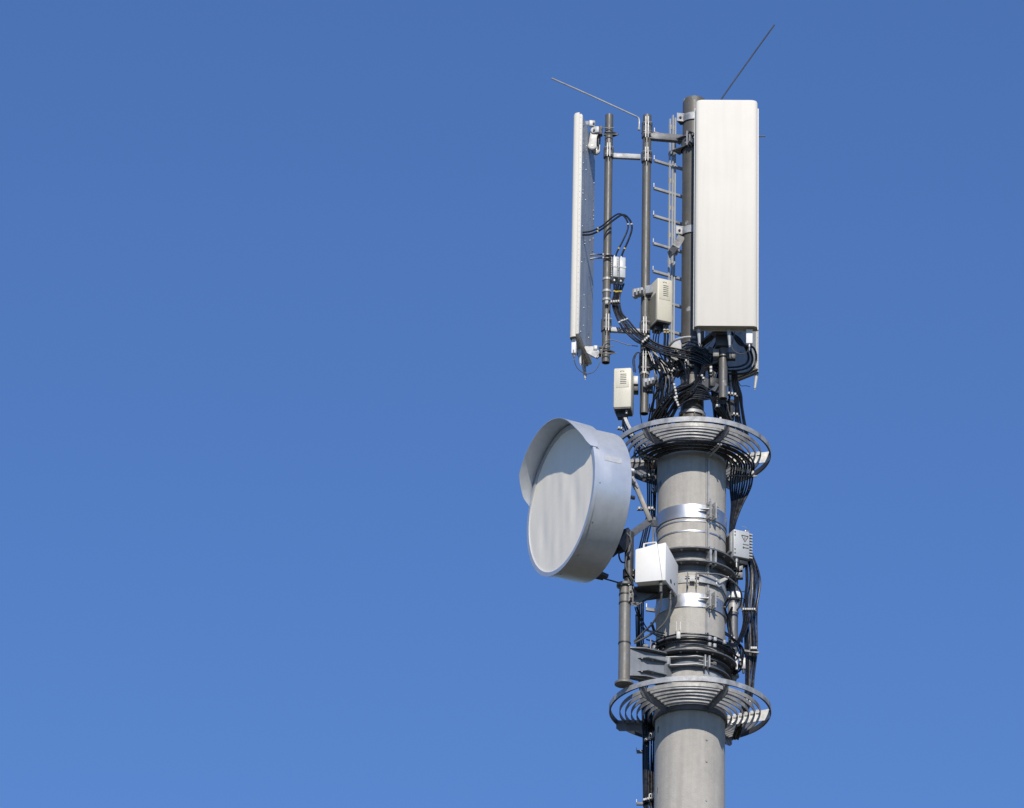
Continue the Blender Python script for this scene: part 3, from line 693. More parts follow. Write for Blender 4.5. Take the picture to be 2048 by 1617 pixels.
# upper strut from the dish back to the column
t = thing('dish_strut', at(1300, 1046, -60), 'angled steel strut tying the dish to the column above the white box', 'bracket')
MB().bar(at(1270, 968, -70), at(1301, 1043, -70), 8, 9).build('strut', 'pipegrey', t, bevel=.8)
MB().bar(at(1303, 1040, -62), at(1250, 1078, -106), 7, 13).build('cross_arm', 'galvdark', t, bevel=.8)
MB().bar(at(1298, 1046, -66), at(1312, 1048, -40), 8, 12).build('wall_stub', 'galvdark', t)
MB().bar(at(1262, 955, -78), at(1274, 978, -70), 12, 6).build('hinge', 'galv', t, bevel=1)
bolt(t, at(1268, 966, -78), (-.4, -1, 0), 3, 2.4, 'dark')
MB().bar(at(1257, 1066, PD), at(1238, 1098, PD-20), 16, 22).build('gusset', 'dark', t)
MB().bar(at(1254, 1082, PD), at(1222, 1108, -118), 6, 16).build('rear_arm', 'dark', t)

# ---------------------------------------------------------------- microwave dish
DA = 63
nd = V((-math.sin(R(DA)), -math.cos(R(DA)), 0)); td = V((math.cos(R(DA)), -math.sin(R(DA)), 0)); uz = V((0, 0, 1))
DC = at(1122, 1001, -163); DR = 151
t = thing('microwave_dish', DC-nd*78, 'big round drum dish with a pale fabric face and a hood, left of the column', 'dish')
def dpt(r, ph, l): return DC + td*(r*math.sin(R(ph))) + uz*(r*math.cos(R(ph))) + nd*l
b = MB(); b.lathe([(DR-7, -1), (DR-7, 1), (DR+1.5, 1), (DR+1.5, -6), (DR-.5, -6)], DC, 128, td, uz, nd); b.build('rim', 'drum', t)
b = MB(); b.lathe([(DR-1, -6), (DR-1, -78), (DR-1.5, -80), (DR-26, -84), (96, -104), (40, -112), (.1, -112)], DC, 128, td, uz, nd); b.build('drum', 'drum', t, sharp=60)
# radome face with vertical folds
b = MB(); NR, NA = 26, 96; vs = []
for i in range(NR+1):
    r = (DR-6.5)*i/NR
    for k in range(NA):
        a = 360*k/NA; x = r*math.sin(R(a)); y = r*math.cos(R(a)); fall = min(1, (DR-r)/60)
        wv = (math.sin(x*.085+y*.012+.8*math.sin(y*.02))*(.6+.4*math.sin(y*.023+x*.03))+.55*math.sin(x*.155+1.3-y*.011)*math.sin(y*.019+x*.021+1)+.75*math.sin(x*.042+2+y*.004))*.55*fall*(1-.55*(y/DR))
        vs.append(dpt(r, a, -1.2+wv))
fs = [(i*NA+k, i*NA+(k+1) % NA, (i+1)*NA+(k+1) % NA, (i+1)*NA+k) for i in range(NR) for k in range(NA)]
b.add(vs, fs, True); b.build('radome_face', 'fabric', t)
# hood
prof = [(-72, 1), (-67, 15), (-58, 27), (-51, 35), (-35, 37), (-15, 38), (5, 38), (25, 37), (40, 35), (50, 31), (58, 23), (65, 15), (68, 7)]
def hl(ph):
    for (a, l), (a2, l2) in zip(prof, prof[1:]):
        if a <= ph <= a2: return l+(l2-l)*(ph-a)/(a2-a)
    return 0
b = MB(); vs = []; N = 96
for i in range(N+1):
    ph = -72+140*i/N; l = hl(ph)
    up_ = 3.5 if abs(ph) < 60 else 3.5-2.2*min(1, (abs(ph)-60)/10)
    fl = min(l, 34)*.06
    back = -22 if ph < 48 else -22+14*(ph-48)/21
    if ph < -50: back = -22+16*(-50-ph)/22
    for (r, q) in ((DR+up_, back), (DR+up_+fl, l), (DR+up_+fl+1.2, l), (DR+up_+1.2, back)): vs.append(dpt(r, ph, q))
fs = [(i*4+k, i*4+(k+1) % 4, (i+1)*4+(k+1) % 4, (i+1)*4+k) for i in range(N) for k in range(4)] + [(0, 1, 2, 3), (N*4+3, N*4+2, N*4+1, N*4)]
b.add(vs, fs, True); b.build('hood', 'drum', t, sharp=80)
b = MB(); vs = []
for i in range(9):
    ph = 92-7.5; a_ = 78+2*(0)
for i in range(9):
    for l in (-22, -60): pass
vs = [dpt(DR-.4, 73+ .9*j, l) for j in range(7) for l in (-22, -60)]
b.add(vs, [(2*j, 2*j+1, 2*j+3, 2*j+2) for j in range(6)], True); b.build('label_plate', 'sticker', t)
for a in range(0, 360, 30): bolt(t, dpt(DR-1, a+8, -12), (dpt(DR, a+8, 0)-dpt(0, 0, 0)), 1.2, .8, 'steel', 'rim_screw')
MB().bar(dpt(DR-6, 176, -82), dpt(DR-2, 176, -98), 12, 7).build('stay_lug', 'dark', t)
hub = DC-nd*110
MB().cyl(hub, hub-nd*22, 30, 22, n=32).build('rear_hub', 'galvdark', t)
for a in (70, 100): MB().cyl(dpt(118, a, -96), dpt(118, a, -103), 4, n=10).build('rear_stud', 'whitebox' if a < 90 else 'dark', t)
t = thing('stay_rod', at(1240, 1166, PD), 'thin dark stay rod from the bottom of the dish to its pole', 'rod')
MB().cyl(at(1206, 1157, -112), at(1241, 1167, PD-6), 1.6, n=8).build('rod', 'dark', t); MB().cyl(at(1190, 1154, -118), at(1206, 1158, -112), 4, 3.4, n=10).build('turnbuckle', 'dark', t)

# ---------------------------------------------------------------- white box
fl = at(1271, 1166, -140); fr = at(1331, 1160, -154); br_ = at(1356, 1192, -76)
fr.z = fl.z; br_.z = fl.z; bl = fl+(br_-fr)
t = thing('equipment_box', fl, 'white metal cabinet with a top handle, on an arm between dish pole and column', 'cabinet')
zt1 = at(1330, 1085, -154).z; zb1 = at(1356, 1131, -76).z; ztl = at(1272, 1104, -140).z
U = lambda p, z: V((p.x, p.y, z))
b = MB(); vs = [fl, fr, br_, bl, U(fl, zt1-1), U(fr, zt1), U(br_, zb1), U(bl, zb1-1)]
b.add(vs, [(0, 3, 2, 1), (4, 5, 6, 7), (0, 1, 5, 4), (1, 2, 6, 5), (2, 3, 7, 6), (3, 0, 4, 7)])
fx = (fr-fl).normalized(); fn = V((fx.y, -fx.x, 0))
b.v[4] = U(fl, zt1-9); b.build('housing', 'whitebox', t, bevel=1)
wl_ = (fr-fl).length
b = MB(); o_ = fn*.2
b.prism([fl+o_+V((0, 0, -1)), fl+fx*(wl_*.90)+o_+V((0, 0, -1)), U(fl+fx*(wl_*.73)+o_, zt1-2), U(fl+o_, zt1-12)], fn*3.5); b.build('door', 'whitebox', t, bevel=.8)
MB().bar(U(fl+fx*(wl_*.735)+fn*3.9, zt1-3), fl+fx*(wl_*.905)+fn*3.9, .5, .5, fn).build('door_seam', 'ink', t)
h0 = U(fl+fx*(wl_*.25)-fn*4, zt1-10); h1 = U(fl+fx*(wl_*.66)-fn*4, zt1-6)
MB().tube([h0, h0+V((0, 0, 11)), h0+V((2, 0, 13)), h1+V((-2, 0, 9.5)), h1+V((0, 0, 7.5)), h1], 1.5, sub=3).build('handle', 'whitebox', t)
sx = (br_-fr).normalized(); sn = V((sx.y, -sx.x, 0))
if sn.x < 0: sn = -sn
for q_, hh, s1 in ((.42, 12, 4.6), (.7, 16, 2.4)):
    p_ = fr.lerp(br_, q_); MB().cyl(V((p_.x, p_.y, fl.z+hh))-sn*.5, V((p_.x, p_.y, fl.z+hh))+sn*.5, s1, n=14).build('side_port', 'hole', t)
for px, py, d, m in ((1322, 1159, -146, 'greycable'), (1341, 1177, -108, 'dark')):
    p_ = at(px, py, d); p_.z = fl.z; MB().cyl(p_, p_-V((0, 0, 9)), 4.4, n=14).cyl(p_-V((0, 0, 9)), p_-V((0, 0, 22)), 3.2, n=14).build('cable_gland', m, t)
ta = thing('box_arm', at(1262, 1180, PD), 'dark triangular arm under the white cabinet, bolted to the dish pole', 'bracket')
q = [at(1259, 1173, PD-8), at(1259, 1206, PD-8), at(1271, 1210, PD-10), at(1322, 1182, -96), at(1322, 1174, -96)]
MB().prism(q, (1, 9, 0)).build('arm_plate', 'galvdark', ta, bevel=.6)
MB().prism([fl.lerp(bl, .22)+V((-8, 0, -4)), fr.lerp(br_, .25)+V((-3, 0, -4)), fr.lerp(br_, .9)+V((-3, 0, -4)), bl+V((-8, 0, -4))], (0, 0, 2.5)).build('top_plate', 'dark', ta)
MB().prism([at(1262, 1209, PD-12), at(1271, 1213, PD-12), at(1324, 1184, -100), at(1322, 1180, -84), at(1268, 1212, -84)], (0, 0, 2)).build('bottom_flange', 'dark', ta)
for px, py in ((1262, 1184), (1262, 1197), (1271, 1192)): bolt(ta, at(px, py, PD-13), (-.2, -1, 0), 2.3, 3, 'dark')
MB().prism([at(1258, 1172, PD-14), at(1264, 1172, PD-14), at(1262, 1186, PD-14), at(1264, 1196, PD-14), at(1257, 1204, PD-14)], (0, 4, 0)).build('jaw', 'galvdark', ta)

# ---------------------------------------------------------------- grey radio on the right
c0 = at(1467.5, 1112, -12); fx = V((32, 15, 0)).normalized(); lx = V((-.42, .91, 0))
t = thing('radio_unit', c0, 'light grey finned radio unit right of the column with a warning triangle', 'radio unit')
zt = at(1468.5, 1058, -12).z; hh = zt-c0.z
b = MB(); b.prism([c0, c0+fx*35, c0+fx*35+lx*40, c0+lx*40], (0, 0, hh)); b.build('housing', 'rru', t, bevel=2)
fn = V((fx.y, -fx.x, 0))
for k in range(9):
    p_ = c0+fx*38+V((0, 0, 3+k*(hh-8)/8.0)); MB().obox(p_+lx*12-fx*.5, fx, lx, V((0, 0, 1)), 3.2, 13, 1.2).build('fin', 'rru', t)
MB().obox(c0+lx*20-fx*2.4+V((0, 0, hh*.55)), fx, lx, V((0, 0, 1)), 1.5, 14, hh*.36).build('side_cover', 'galv', t, bevel=.5)
MB().obox(c0+lx*20-fx*4.2+V((0, 0, hh*.56)), fx, lx, V((0, 0, 1)), .5, 8, hh*.26).build('side_recess', 'dark', t)
def tri(mb, cx, cz, s, w):
    A = [(-s, s*.85), (s, s*.85), (0, -s*.9)]
    for i in range(3):
        a, c = A[i], A[(i+1) % 3]
        P_ = c0+fx*(cx+a[0])+V((0, 0, cz+a[1]))+fn*.9; Q_ = c0+fx*(cx+c[0])+V((0, 0, cz+c[1]))+fn*.9
        mb.bar(P_, Q_, w, .4, fn)
q = MB(); tri(q, 24, hh-17, 7.5, .9); q.obox(c0+fx*24+V((0, 0, hh-16))+fn*.9, fx, fn, V((0, 0, 1)), .6, .2, 2.4); q.build('warning_triangle', 'ink', t)
q = MB(); q.obox(c0+fx*26+V((0, 0, hh*.50))+fn*.9, fx, fn, V((0, 0, 1)), 6.5, .2, .4); q.obox(c0+fx*26+V((0, 0, hh*.38))+fn*.9, fx, fn, V((0, 0, 1)), 6.5, .2, .4); q.obox(c0+fx*21+V((0, 0, hh*.38))+fn*1, fx, fn, V((0, 0, 1)), 1.4, .2, 1.6); q.build('printed_lines', 'ink', t)
for k, hz in enumerate((.12, .26, .78, .9)): bolt(t, c0+fx*2.5+V((0, 0, hh*hz))+fn*.4, fn, 1, .9, 'dark')
MB().cyl(c0+fx*10+lx*8, c0+fx*10+lx*8-V((0, 0, 9)), 4, 3.2, n=12).cyl(c0+fx*10+lx*8-V((0, 0, 9)), c0+fx*10+lx*8-V((0, 0, 20)), 2, n=10).build('port', 'steel', t)
MB().obox(c0+fx*22+lx*20-V((0, 0, 6)), fx, lx, V((0, 0, 1)), 12, 14, 5).build('under_block', 'dark', t, bevel=1)
for k in range(3): bolt(t, c0+fx*(27+3.4*k)+lx*3+V((0, 0, hh)), (0.1*k, 0, 1), 1.8, 3, 'steel')
MB().tube([c0+fx*30+lx*3+V((0, 0, hh+3)), c0+fx*27+V((0, 0, hh+8)), c0+fx*18+V((0, 0, hh+9))], .5, n=5, sub=5).build('wire', 'galv', t)
# right support pole
a = at(1466, 1362, 22); zt = at(1467, 1080, 22).z
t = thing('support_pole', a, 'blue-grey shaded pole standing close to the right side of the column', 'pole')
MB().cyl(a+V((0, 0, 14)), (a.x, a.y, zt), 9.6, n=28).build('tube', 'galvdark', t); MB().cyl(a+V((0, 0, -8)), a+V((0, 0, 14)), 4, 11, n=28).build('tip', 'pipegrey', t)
z = at(1466, 1190, 10).z; MB().box((a.x-3, a.y-10, z), 27, 12, 14).build('clamp_block', 'whitebox', t, bevel=1.5); MB().box((a.x+13, a.y-9, z), 6, 9, 13).build('clamp_block', 'whitebox', t, bevel=1)
for dz in (-5, 10): MB().cyl((a.x+6, a.y-5, z+dz), (a.x+24, a.y-5, z+dz), .9, n=6).build('stud', 'dark', t)
for py, nm in ((1142, 1), (1152, 2)):
    MB().box(at(1476, py-2, 12), 20, 12, 18).build('mount_plate', 'galvdark', t, bevel=1); bolt(t, at(1478, py-1, 5), (0, -1, 0), 2.2, 2, 'dark')
MB().arc(9.8, 12, at(1466, 1352, 22).z-3, at(1466, 1352, 22).z+1, -180, 180, c=V((a.x, a.y, 0))).build('ring', 'galvlight', t)
MB().box(at(1473, 1320, -8), 5, 5, 42).build('tag_strip', 'whitebox', t, bevel=.5)
c = at(1473, 1215, 22); MB().arc(9.7, 10.6, c.z-14, c.z+6, -180, 180, c=V((a.x, a.y, 0))).build('sleeve', 'galvlight', t)

# ---------------------------------------------------------------- cable ladder low left and high left
def cladder(x0, y0, x1, y1, d, label, rungs, stubs, w=4):
    A, B = at(x0, y0, d), at(x1, y1, d)
    t = thing('cable_ladder', B, label, 'cable rail', 'cable rails up the column')
    MB().bar(A, B, w, 4, V((0, 1, 0))).build('rail', 'dark', t)
    if y1 > 1617: MB().bar(B, (B.x, B.y, 0), w, 4, V((0, 1, 0))).build('rail', 'dark', t)
    for px, py, ln in rungs:
        p_ = at(px, py, d-4); MB().bar(p_, p_+V((ln, 0, 0)), 5, 6).build('rung', 'galvdark', t, bevel=.5)
        MB().bar(p_+V((0, 0, 2)), p_+V((0, 0, 9)), 1.4, 4).build('rung_stop', 'galvlight', t)
    for px, py in stubs:
        p_ = at(px, py, d-14); q_ = pol(CR-1, -62, p_.z-4)
        MB().bar(p_, q_, 4, 12).build('wall_arm', 'galvdark', t)
        for k in (-1, 1): MB().box(p_+V((-2+k*2.4, -3, 2)), 1.4, 9, 10).build('c_profile', 'whitebox', t)
        for k in (-1, 1): MB().box(p_+V((-2, -3, 2+k*4.4)), 6, 9, 1.4).build('c_profile', 'whitebox', t)
    return t
cladder(1284, 1402, 1296, 1700, 34, 'dark perforated cable rail left of the column at the picture bottom', [(1273, 1504, 18), (1273, 1608, 30)], [(1303, 1476), (1303, 1597)])
cladder(1313, 915, 1306, 1110, 30, 'upper cable rail close to the left edge of the column', [], [(1308, 984)], 5)
t = thing('step_peg', at(1293, 1219, 20), 'short horizontal step peg with raised tip left of the column', 'step', 'step pegs'); MB().bar(at(1292, 1219, 20), at(1312, 1222, 20), 6, 6).build('peg', 'galvdark', t); MB().box(at(1293, 1212, 20), 2, 5, 8).build('peg_tip', 'whitebox', t)
t = thing('step_peg', at(1303, 1257, 10), 'short dark step peg tip further down the left side of the column', 'step', 'step pegs'); MB().bar(at(1303, 1246, 10), at(1308, 1262, 10), 5, 5).build('peg', 'dark', t)
t = thing('step_peg', at(1297, 820, 10), 'dark step peg left of the mast foot, above the upper basket', 'step', 'step pegs'); MB().bar(at(1298, 820, 10), at(1325, 824, 30), 6, 6).build('peg', 'galvdark', t); MB().box(at(1299, 813, 10), 2, 5, 9).build('peg_tip', 'galvdark', t)

# ---------------------------------------------------------------- cables
def bundle(n, pts, label, r=1.9, group=None, m='black', jit=.8, cat='cable', tape=()):
    """pts: (px, py, d, spread x, spread y, spread d)"""
    out = []
    for i in range(n):
        u_ = 0 if n == 1 else 2*i/(n-1)-1
        P_ = []
        for p in pts:
            px, py, d = p[:3]; sx, sy, sd_ = (list(p[3:])+[0, 0, 0])[:3]
            w = random.uniform(-jit, jit) if n > 1 else 0
            P_.append(at(px+sx*u_+w, py+sy*u_+random.uniform(-jit, jit)*(n > 1), d+sd_*u_*(1 if i % 2 else .4)+(random.uniform(-jit, jit))))
        if pts[-1][1] == 1720: P_.append(V((P_[-1].x, P_[-1].y, 20)))      # these feeders run down to the ground
        b = MB().tube(P_, r*random.uniform(.9, 1.08)); o = b.build('cable', m, None, loc=P_[0]); 
        tag(o, label, cat, group); out.append(o)
        for f_, mm in tape:
            k = int(f_*(len(b.path)-2)); a_, c_ = b.path[k], b.path[k+1]
            MB().cyl(a_, a_+(c_-a_).normalized()*3, r+.4, n=8).build('marking_band', mm, o)
    return out
def fixloc(o): pass
def ties(px, py, d, n, dx, dy, label, s=5, m='tie', dd=0, group='white cable clamps'):
    t = thing('cable_clamp', at(px, py, d), label, 'cable clamp', group)
    for k in range(n):
        c_ = at(px+dx*k, py+dy*k, d+dd*k); a_ = random.uniform(-15, 15)
        MB().box(c_, s*.74, s*.9, s*.9, a_).build('clamp_block', m, t, bevel=.7)
        MB().box(c_, s*.8, s*.5, s*.3, a_).build('clamp_gap', 'dark', t)
    MB().bar(at(px-dx*.8, py-dy*.8+3, d+3-dd), at(px+dx*(n-.2), py+dy*(n-.2)+3, d+3+dd*n), s*.7, 3).build('clamp_bar', 'dark', t)
    return t
# jumpers from the edge-on panel up and over to the filter boxes
bundle(2, [(1163, 468, -70, 1, 2.5), (1183, 466, -62, 0, 3), (1205, 455, -50, 0, 3), (1226, 438, -44, 2, 2), (1243, 429, -42, 3, 1), (1256, 440, -42, 3, 0), (1260, 457, -42, 4, 0), (1252, 480, -42, 5, 0), (1240, 505, -40, 6, 0), (1236, 520, -38, 6, 0)], 'black jumper cable looping high from the edge-on antenna to the white filter boxes', 1.9, 'looping jumpers above the filter boxes', jit=.2, tape=((.18, 'yellow'), (.62, 'tie'), (.86, 'yellow')))
bundle(2, [(1180, 514, -30, 0, 4), (1195, 513, -30, 0, 3.5), (1215, 513, -32, 0, 3), (1228, 516, -28, 0, 2), (1232, 524, -26, 2, 0)], 'short black cable running level from the edge-on antenna behind the left pipe', 1.8, 'level jumpers behind the left pipe', jit=.2, tape=((.12, 'steel'), (.4, 'tie')))
# bundle leaving the boxes
bundle(5, [(1238, 568, -32, 9, 0, 4), (1234, 590, -30, 6, 0, 3), (1232, 604, -30, 6, 0, 3), (1236, 625, -34, 7, 1, 3), (1252, 650, -38, 7, -5, 4), (1273, 672, -38, 4, -8, 4), (1292, 684, -36, 4, -7, 4), (1320, 698, -36, 0, -8, 4), (1355, 707, -36, 0, -8, 3), (1395, 716, -34, 0, -8, 3), (1422, 732, -36, 0, -7, 3)], 'black cable in the bundle sagging from the filter boxes to the mast', 1.9, 'sagging cables from filter boxes to mast', tape=((.07, 'yellow'), (.37, 'tie')))
bundle(3, [(1290, 683, -34, 3, 0), (1303, 700, -34, 3, 2), (1322, 722, -34, 3, 2), (1338, 752, -34, 7, 0), (1336, 790, -30, 9, 0), (1326, 815, -24, 9, 0), (1318, 850, -10, 9, 0)], 'black cable branching down from the sagging bundle left of the mast', 1.8, 'cables falling left of the mast')
bundle(2, [(1290, 686, -30, 2, 0), (1304, 720, -30, 2, 2), (1313, 760, -30, 2, 0), (1315, 812, -22, 1.4, 0), (1320, 850, -10, 2, 0)], 'straight black cable dropping beside the lower pipe end', 1.6, 'straight cables beside the lower pipe end')
bundle(2, [(1340, 706, -20, 3, 0), (1360, 716, -30, 3, 0), (1374, 742, -34, 3, 0), (1372, 764, -34, 3, 0), (1355, 778, -36, 4, 0), (1330, 800, -30, 5, 0), (1310, 838, -16, 4, 0)], 'black cable curling across the mast foot', 1.9, 'curling cables over the mast foot')
# leads of the radios
bundle(2, [(1331, 652, -36, 3, 0), (1333, 672, -34, 3, 0), (1332, 700, -28, 3, 0), (1336, 740, -20, 5, 0), (1330, 790, -12, 6, 0), (1318, 840, 0, 5, 0)], 'lead dropping from the upper beige radio unit', 2.4, 'leads of the upper beige radio unit', 'black', jit=.2, tape=((.08, 'tie'), (.14, 'yellow')))
bundle(3, [(1316, 655, -28, 6, 0), (1312, 680, -26, 5, 0), (1312, 705, -22, 6, 0), (1322, 730, -18, 7, 0), (1328, 780, -10, 6, 0), (1318, 836, 4, 7, 0)], 'thin lead hanging below the upper beige radio unit', 1.3, 'thin leads of the upper beige radio unit')
bundle(4, [(1250, 834, -48, 4, 0), (1250, 848, -46, 5, 0), (1254, 862, -42, 7, 0), (1266, 878, -30, 8, 0), (1284, 905, -4, 7, 0), (1300, 930, 12, 4, 0)], 'cable hanging below the lower beige radio unit', 1.7, 'cables of the lower beige radio unit')
bundle(2, [(1250, 836, -52, 1.5, 0), (1255, 848, -52, 1.5, 0), (1262, 862, -50, 1.5, 0), (1263, 872, -48, 2, 0)], 'white sheathed lead below the lower beige radio unit', 2.2, 'white leads of the lower beige radio unit', 'tie', jit=.1)
bundle(1, [(1147, 700, -98), (1149, 722, -96), (1156, 738, -90), (1173, 748, -80), (1190, 742, -60), (1201, 722, -40), (1206, 695, -36), (1214, 682, -34), (1228, 681, -34), (1255, 690, -30), (1276, 693, -26)], 'thin grey wire looping under the edge-on antenna and across to the next pipe', 1.0, m='greycable')
bundle(1, [(1167, 720, -88), (1166, 735, -86), (1170, 745, -80), (1174, 752, -76)], 'tiny wire curled below the edge-on antenna connector', .7, m='greycable')
bundle(2, [(1270, 745, -30, 1.5, 0), (1268, 720, -30, 1.5, 0), (1275, 705, -28, 1, 0), (1284, 715, -26, 1, 0), (1278, 735, -30, 2, 0)], 'small black lead looped round the lower pipe end', 1.2, 'looped leads at the lower pipe end')
bundle(1, [(1282, 742, -26), (1283, 790, -26), (1281, 826, -24), (1284, 850, -14), (1286, 870, -10)], 'single thin wire hanging along the lower pipe end', .8)
# big fan: from the right of the mast over the front, down to the left
bundle(4, [(1424, 733, -40, 0, 3), (1408, 738, -40, 0, 5), (1399, 757, -44, 0, 6), (1384, 778, -50, 0, 10, 2), (1360, 792, -50, 4, 9, 2), (1340, 815, -42, 10, 0), (1326, 856, -22, 12, 0)], 'black cable swinging across the front of the mast foot and down left', 2.1, 'cable fan across the mast front')
bundle(9, [(1466, 860, 10, 4, 0, 8), (1452, 836, -10, 7, 0, 4), (1436, 806, -26, 7, -8, 4), (1408, 786, -38, 0, 13, 4), (1382, 784, -44, 0, 15, 4), (1354, 796, -44, 4, 17, 4), (1334, 820, -36, 13, 10), (1316, 850, -20, 20, 0), (1304, 880, 0, 16, 0)], 'black cable arching in the broad fan round the mast foot', 1.9, 'arched cables round the mast foot')
bundle(5, [(1468, 740, -20, 4, 0), (1470, 765, -8, 5, 0), (1476, 790, 0, 7, 0), (1478, 815, 6, 7, 0), (1482, 850, 12, 9, 0), (1490, 885, 20, 8, 0)], 'black cable dropping right of the pipe stub into the upper basket', 2.1, 'cables dropping right of the pipe stub')
bundle(3, [(1462, 664, -55, 2, 0), (1480, 684, -40, 0, 6), (1500, 700, -20, 6, -4), (1504, 722, -10, 8, 0), (1492, 738, -10, 6, 6), (1462, 742, -20, 0, 6), (1430, 738, -30, 0, 5)], 'thick black cable looping under the big panel', 2.4, 'looped feeders under the big panel')
bundle(6, [(1448, 664, -40, 12, 0, 10), (1444, 690, -30, 16, 0, 10), (1430, 720, -28, 16, 0, 8), (1440, 760, -24, 18, 0, 8), (1440, 800, -14, 16, 0, 6), (1446, 850, 4, 12, 0, 6)], 'black cable in the dark tangle behind the pipe stub', 2.0, 'tangled cables behind the pipe stub', jit=4)
bundle(1, [(1399, 686, -96), (1402, 694, -90), (1404, 690, -86)], 'tiny grey wire end under the left connector of the big panel', .7, m='greycable')
bundle(1, [(1406, 698, -60), (1416, 690, -66), (1428, 676, -76), (1432, 662, -82)], 'thin grey wire slanting under the middle of the big panel', .8, m='greycable')
bundle(1, [(1470, 662, -84), (1466, 680, -80), (1464, 696, -76), (1474, 706, -76), (1488, 708, -80), (1497, 700, -88), (1498, 690, -92)], 'thin grey wire looping to the white motor under the big panel', .8, m='greycable')
bundle(1, [(1477, 764, 20), (1482, 772, 20), (1492, 772, 20), (1500, 774, 20)], 'thin wire under the rear right panel', .7, m='greycable')
# feeders on the ring: horizontal arcs under the upper basket then down the right side
for i in range(10):
    r = 80+5.0*i; z = zl(934+1.2*(i % 3)); a0 = -66+random.uniform(-4, 4)
    P_ = [pol(r-4, a0-12, z+6+random.uniform(0, 20))] + [pol(r+random.uniform(-.8, .8), a0+k*(84-a0)/9, z+random.uniform(-.8, .8)) for k in range(10)]
    P_ += [pol(r*.97+1, 94, z-12), pol(r*.9+6, 98, z-38), pol(72+(r-72)*.45+5, 97, z-80), pol(72+(r-72)*.22+4, 96, z-120), pol(76+i*.4, 98+i, z-170), pol(76, 104+i*2, z-260)]
    o = MB().tube(P_, 2.0, sub=6).build('cable', 'black', None, loc=P_[0]); tag(o, 'black feeder cable curving round the column just under the upper basket', 'cable', 'feeder cables under the upper basket')
t = thing('cable_clamp', pol(100, 26, zl(932)), 'row of pale cable clamp blocks at the front right under the upper basket', 'cable clamp', 'white cable clamps')
for k in range(7): MB().box(pol(80+7*k, 25, zl(937)+2), 4, 4.5, 5, 25).build('clamp_block', 'tie', t, bevel=.6)
MB().bar(pol(76, 27, zl(942)), pol(128, 27, zl(938)), 3, 3).build('clamp_bar', 'galv', t)
t = thing('cable_clamp', pol(100, -60, zl(932)), 'row of dull cable clamp blocks at the front left under the upper basket', 'cable clamp', 'white cable clamps')
for k in range(7): MB().box(pol(74+7*k, -58, zl(936)), 4, 5, 6, -60).build('clamp_block', 'galv', t, bevel=.6)
MB().bar(pol(112, -57, zl(915)), pol(112, -57, zl(938)), 5, 5).build('hanger', 'galv', t)
t = thing('cable_clamp', pol(100, 92, zl(940)), 'row of bright clamp blocks where the feeders drop at the right of the column', 'cable clamp', 'white cable clamps')
for k in range(5): MB().box(pol(82+10*k, 86, zl(937+3*k)), 4, 5, 8, 80).build('clamp_block', 'tie', t, bevel=.6)
MB().bar(pol(74, 92, zl(950)), pol(130, 92, zl(950)), 3, 3).build('clamp_bar', 'galvdark', t)
# left vertical feeders beside the column
bundle(4, [(1300, 912, 10, 6, 0), (1300, 950, 10, 6, 0), (1301, 985, 10, 6, 0), (1301, 1016, 8, 6, 0), (1300, 1030, 8, 6, 0), (1292, 1065, 8, 6, 0), (1284, 1105, 6, 6, 0), (1283, 1150, 6, 6, 0), (1281, 1220, 10, 5, 0), (1282, 1300, 16, 5, 0), (1288, 1370, 24, 6, 0), (1293, 1420, 28, 7, 0), (1295, 1500, 24, 7.5, 0), (1298, 1617, 22, 7.5, 0), (1298, 1720, 20, 7.5, 0)], 'black feeder cable running down the left side of the column', 1.6, 'feeders down the left side of the column', jit=.4)
bundle(2, [(1274, 1230, 10, 2, 0), (1276, 1290, 16, 2, 0), (1284, 1400, 24, 2, 0), (1289, 1440, 24, 2, 0), (1288, 1520, 22, 2, 0), (1290, 1617, 20, 2, 0), (1292, 1720, 20, 2, 0)], 'outer black feeder cable down the lower left side of the column', 1.5, 'outer feeders low on the left side')
ties(1284, 953, 2, 4, 7, -1, 'white clamp bar across the left feeders just below the upper basket', 6)
ties(1279, 1017, 0, 5, 6.4, 0, 'long white clamp bar across the left feeders beside the upper wide band', 6)
ties(1290, 1480, 10, 3, 4, -1, 'pale clamp across the left feeders just under the lower basket', 5)
ties(1288, 1600, 10, 3, 4, -1, 'pale clamp across the left feeders at the picture bottom', 5)
# right hand thick bundle
bundle(9, [(1494, 1095, 20, 3, 0, 8), (1499, 1115, 20, 7, 0, 8), (1505, 1140, 22, 12, 0, 10), (1506, 1165, 22, 14, 0, 10), (1504, 1190, 22, 14, 0, 8), (1501, 1216, 22, 14, 0, 4), (1500, 1250, 24, 12, 0, 4), (1502, 1298, 26, 12, 0, 4), (1500, 1350, 30, 8, 0, 6), (1496, 1400, 34, 7, 0, 6), (1470, 1480, 60, 6, 0, 6)], 'black feeder cable in the thick bundle bulging right of the column', 1.8, 'thick feeder bundle right of the column', jit=1.2)
bundle(4, [(1496, 1218, 10, 8, 0), (1492, 1246, 4, 5, 0), (1484, 1270, -8, 3, 2), (1470, 1290, -30, 0, 3), (1450, 1288, -58, 0, 2)], 'black cable swinging from the right bundle inwards to the column front', 1.9, 'cables swinging inwards from the right bundle', jit=.4)
ties(1487, 1219, 8, 6, 4.4, 0, 'long white clamp bar across the thick right bundle, upper one', 5)
ties(1503, 1297, 8, 3, 4.4, 0, 'short white clamp bar across the thick right bundle, lower one', 6)
t = thing('cable_support_arm', at(1480, 1215, 20), 'thin dark arm from the right pole out to the upper clamp bar', 'bracket', 'arms holding the right bundle'); MB().bar(at(1477, 1200, 20), at(1488, 1224, 12), 4, 5).build('arm', 'galvdark', t)
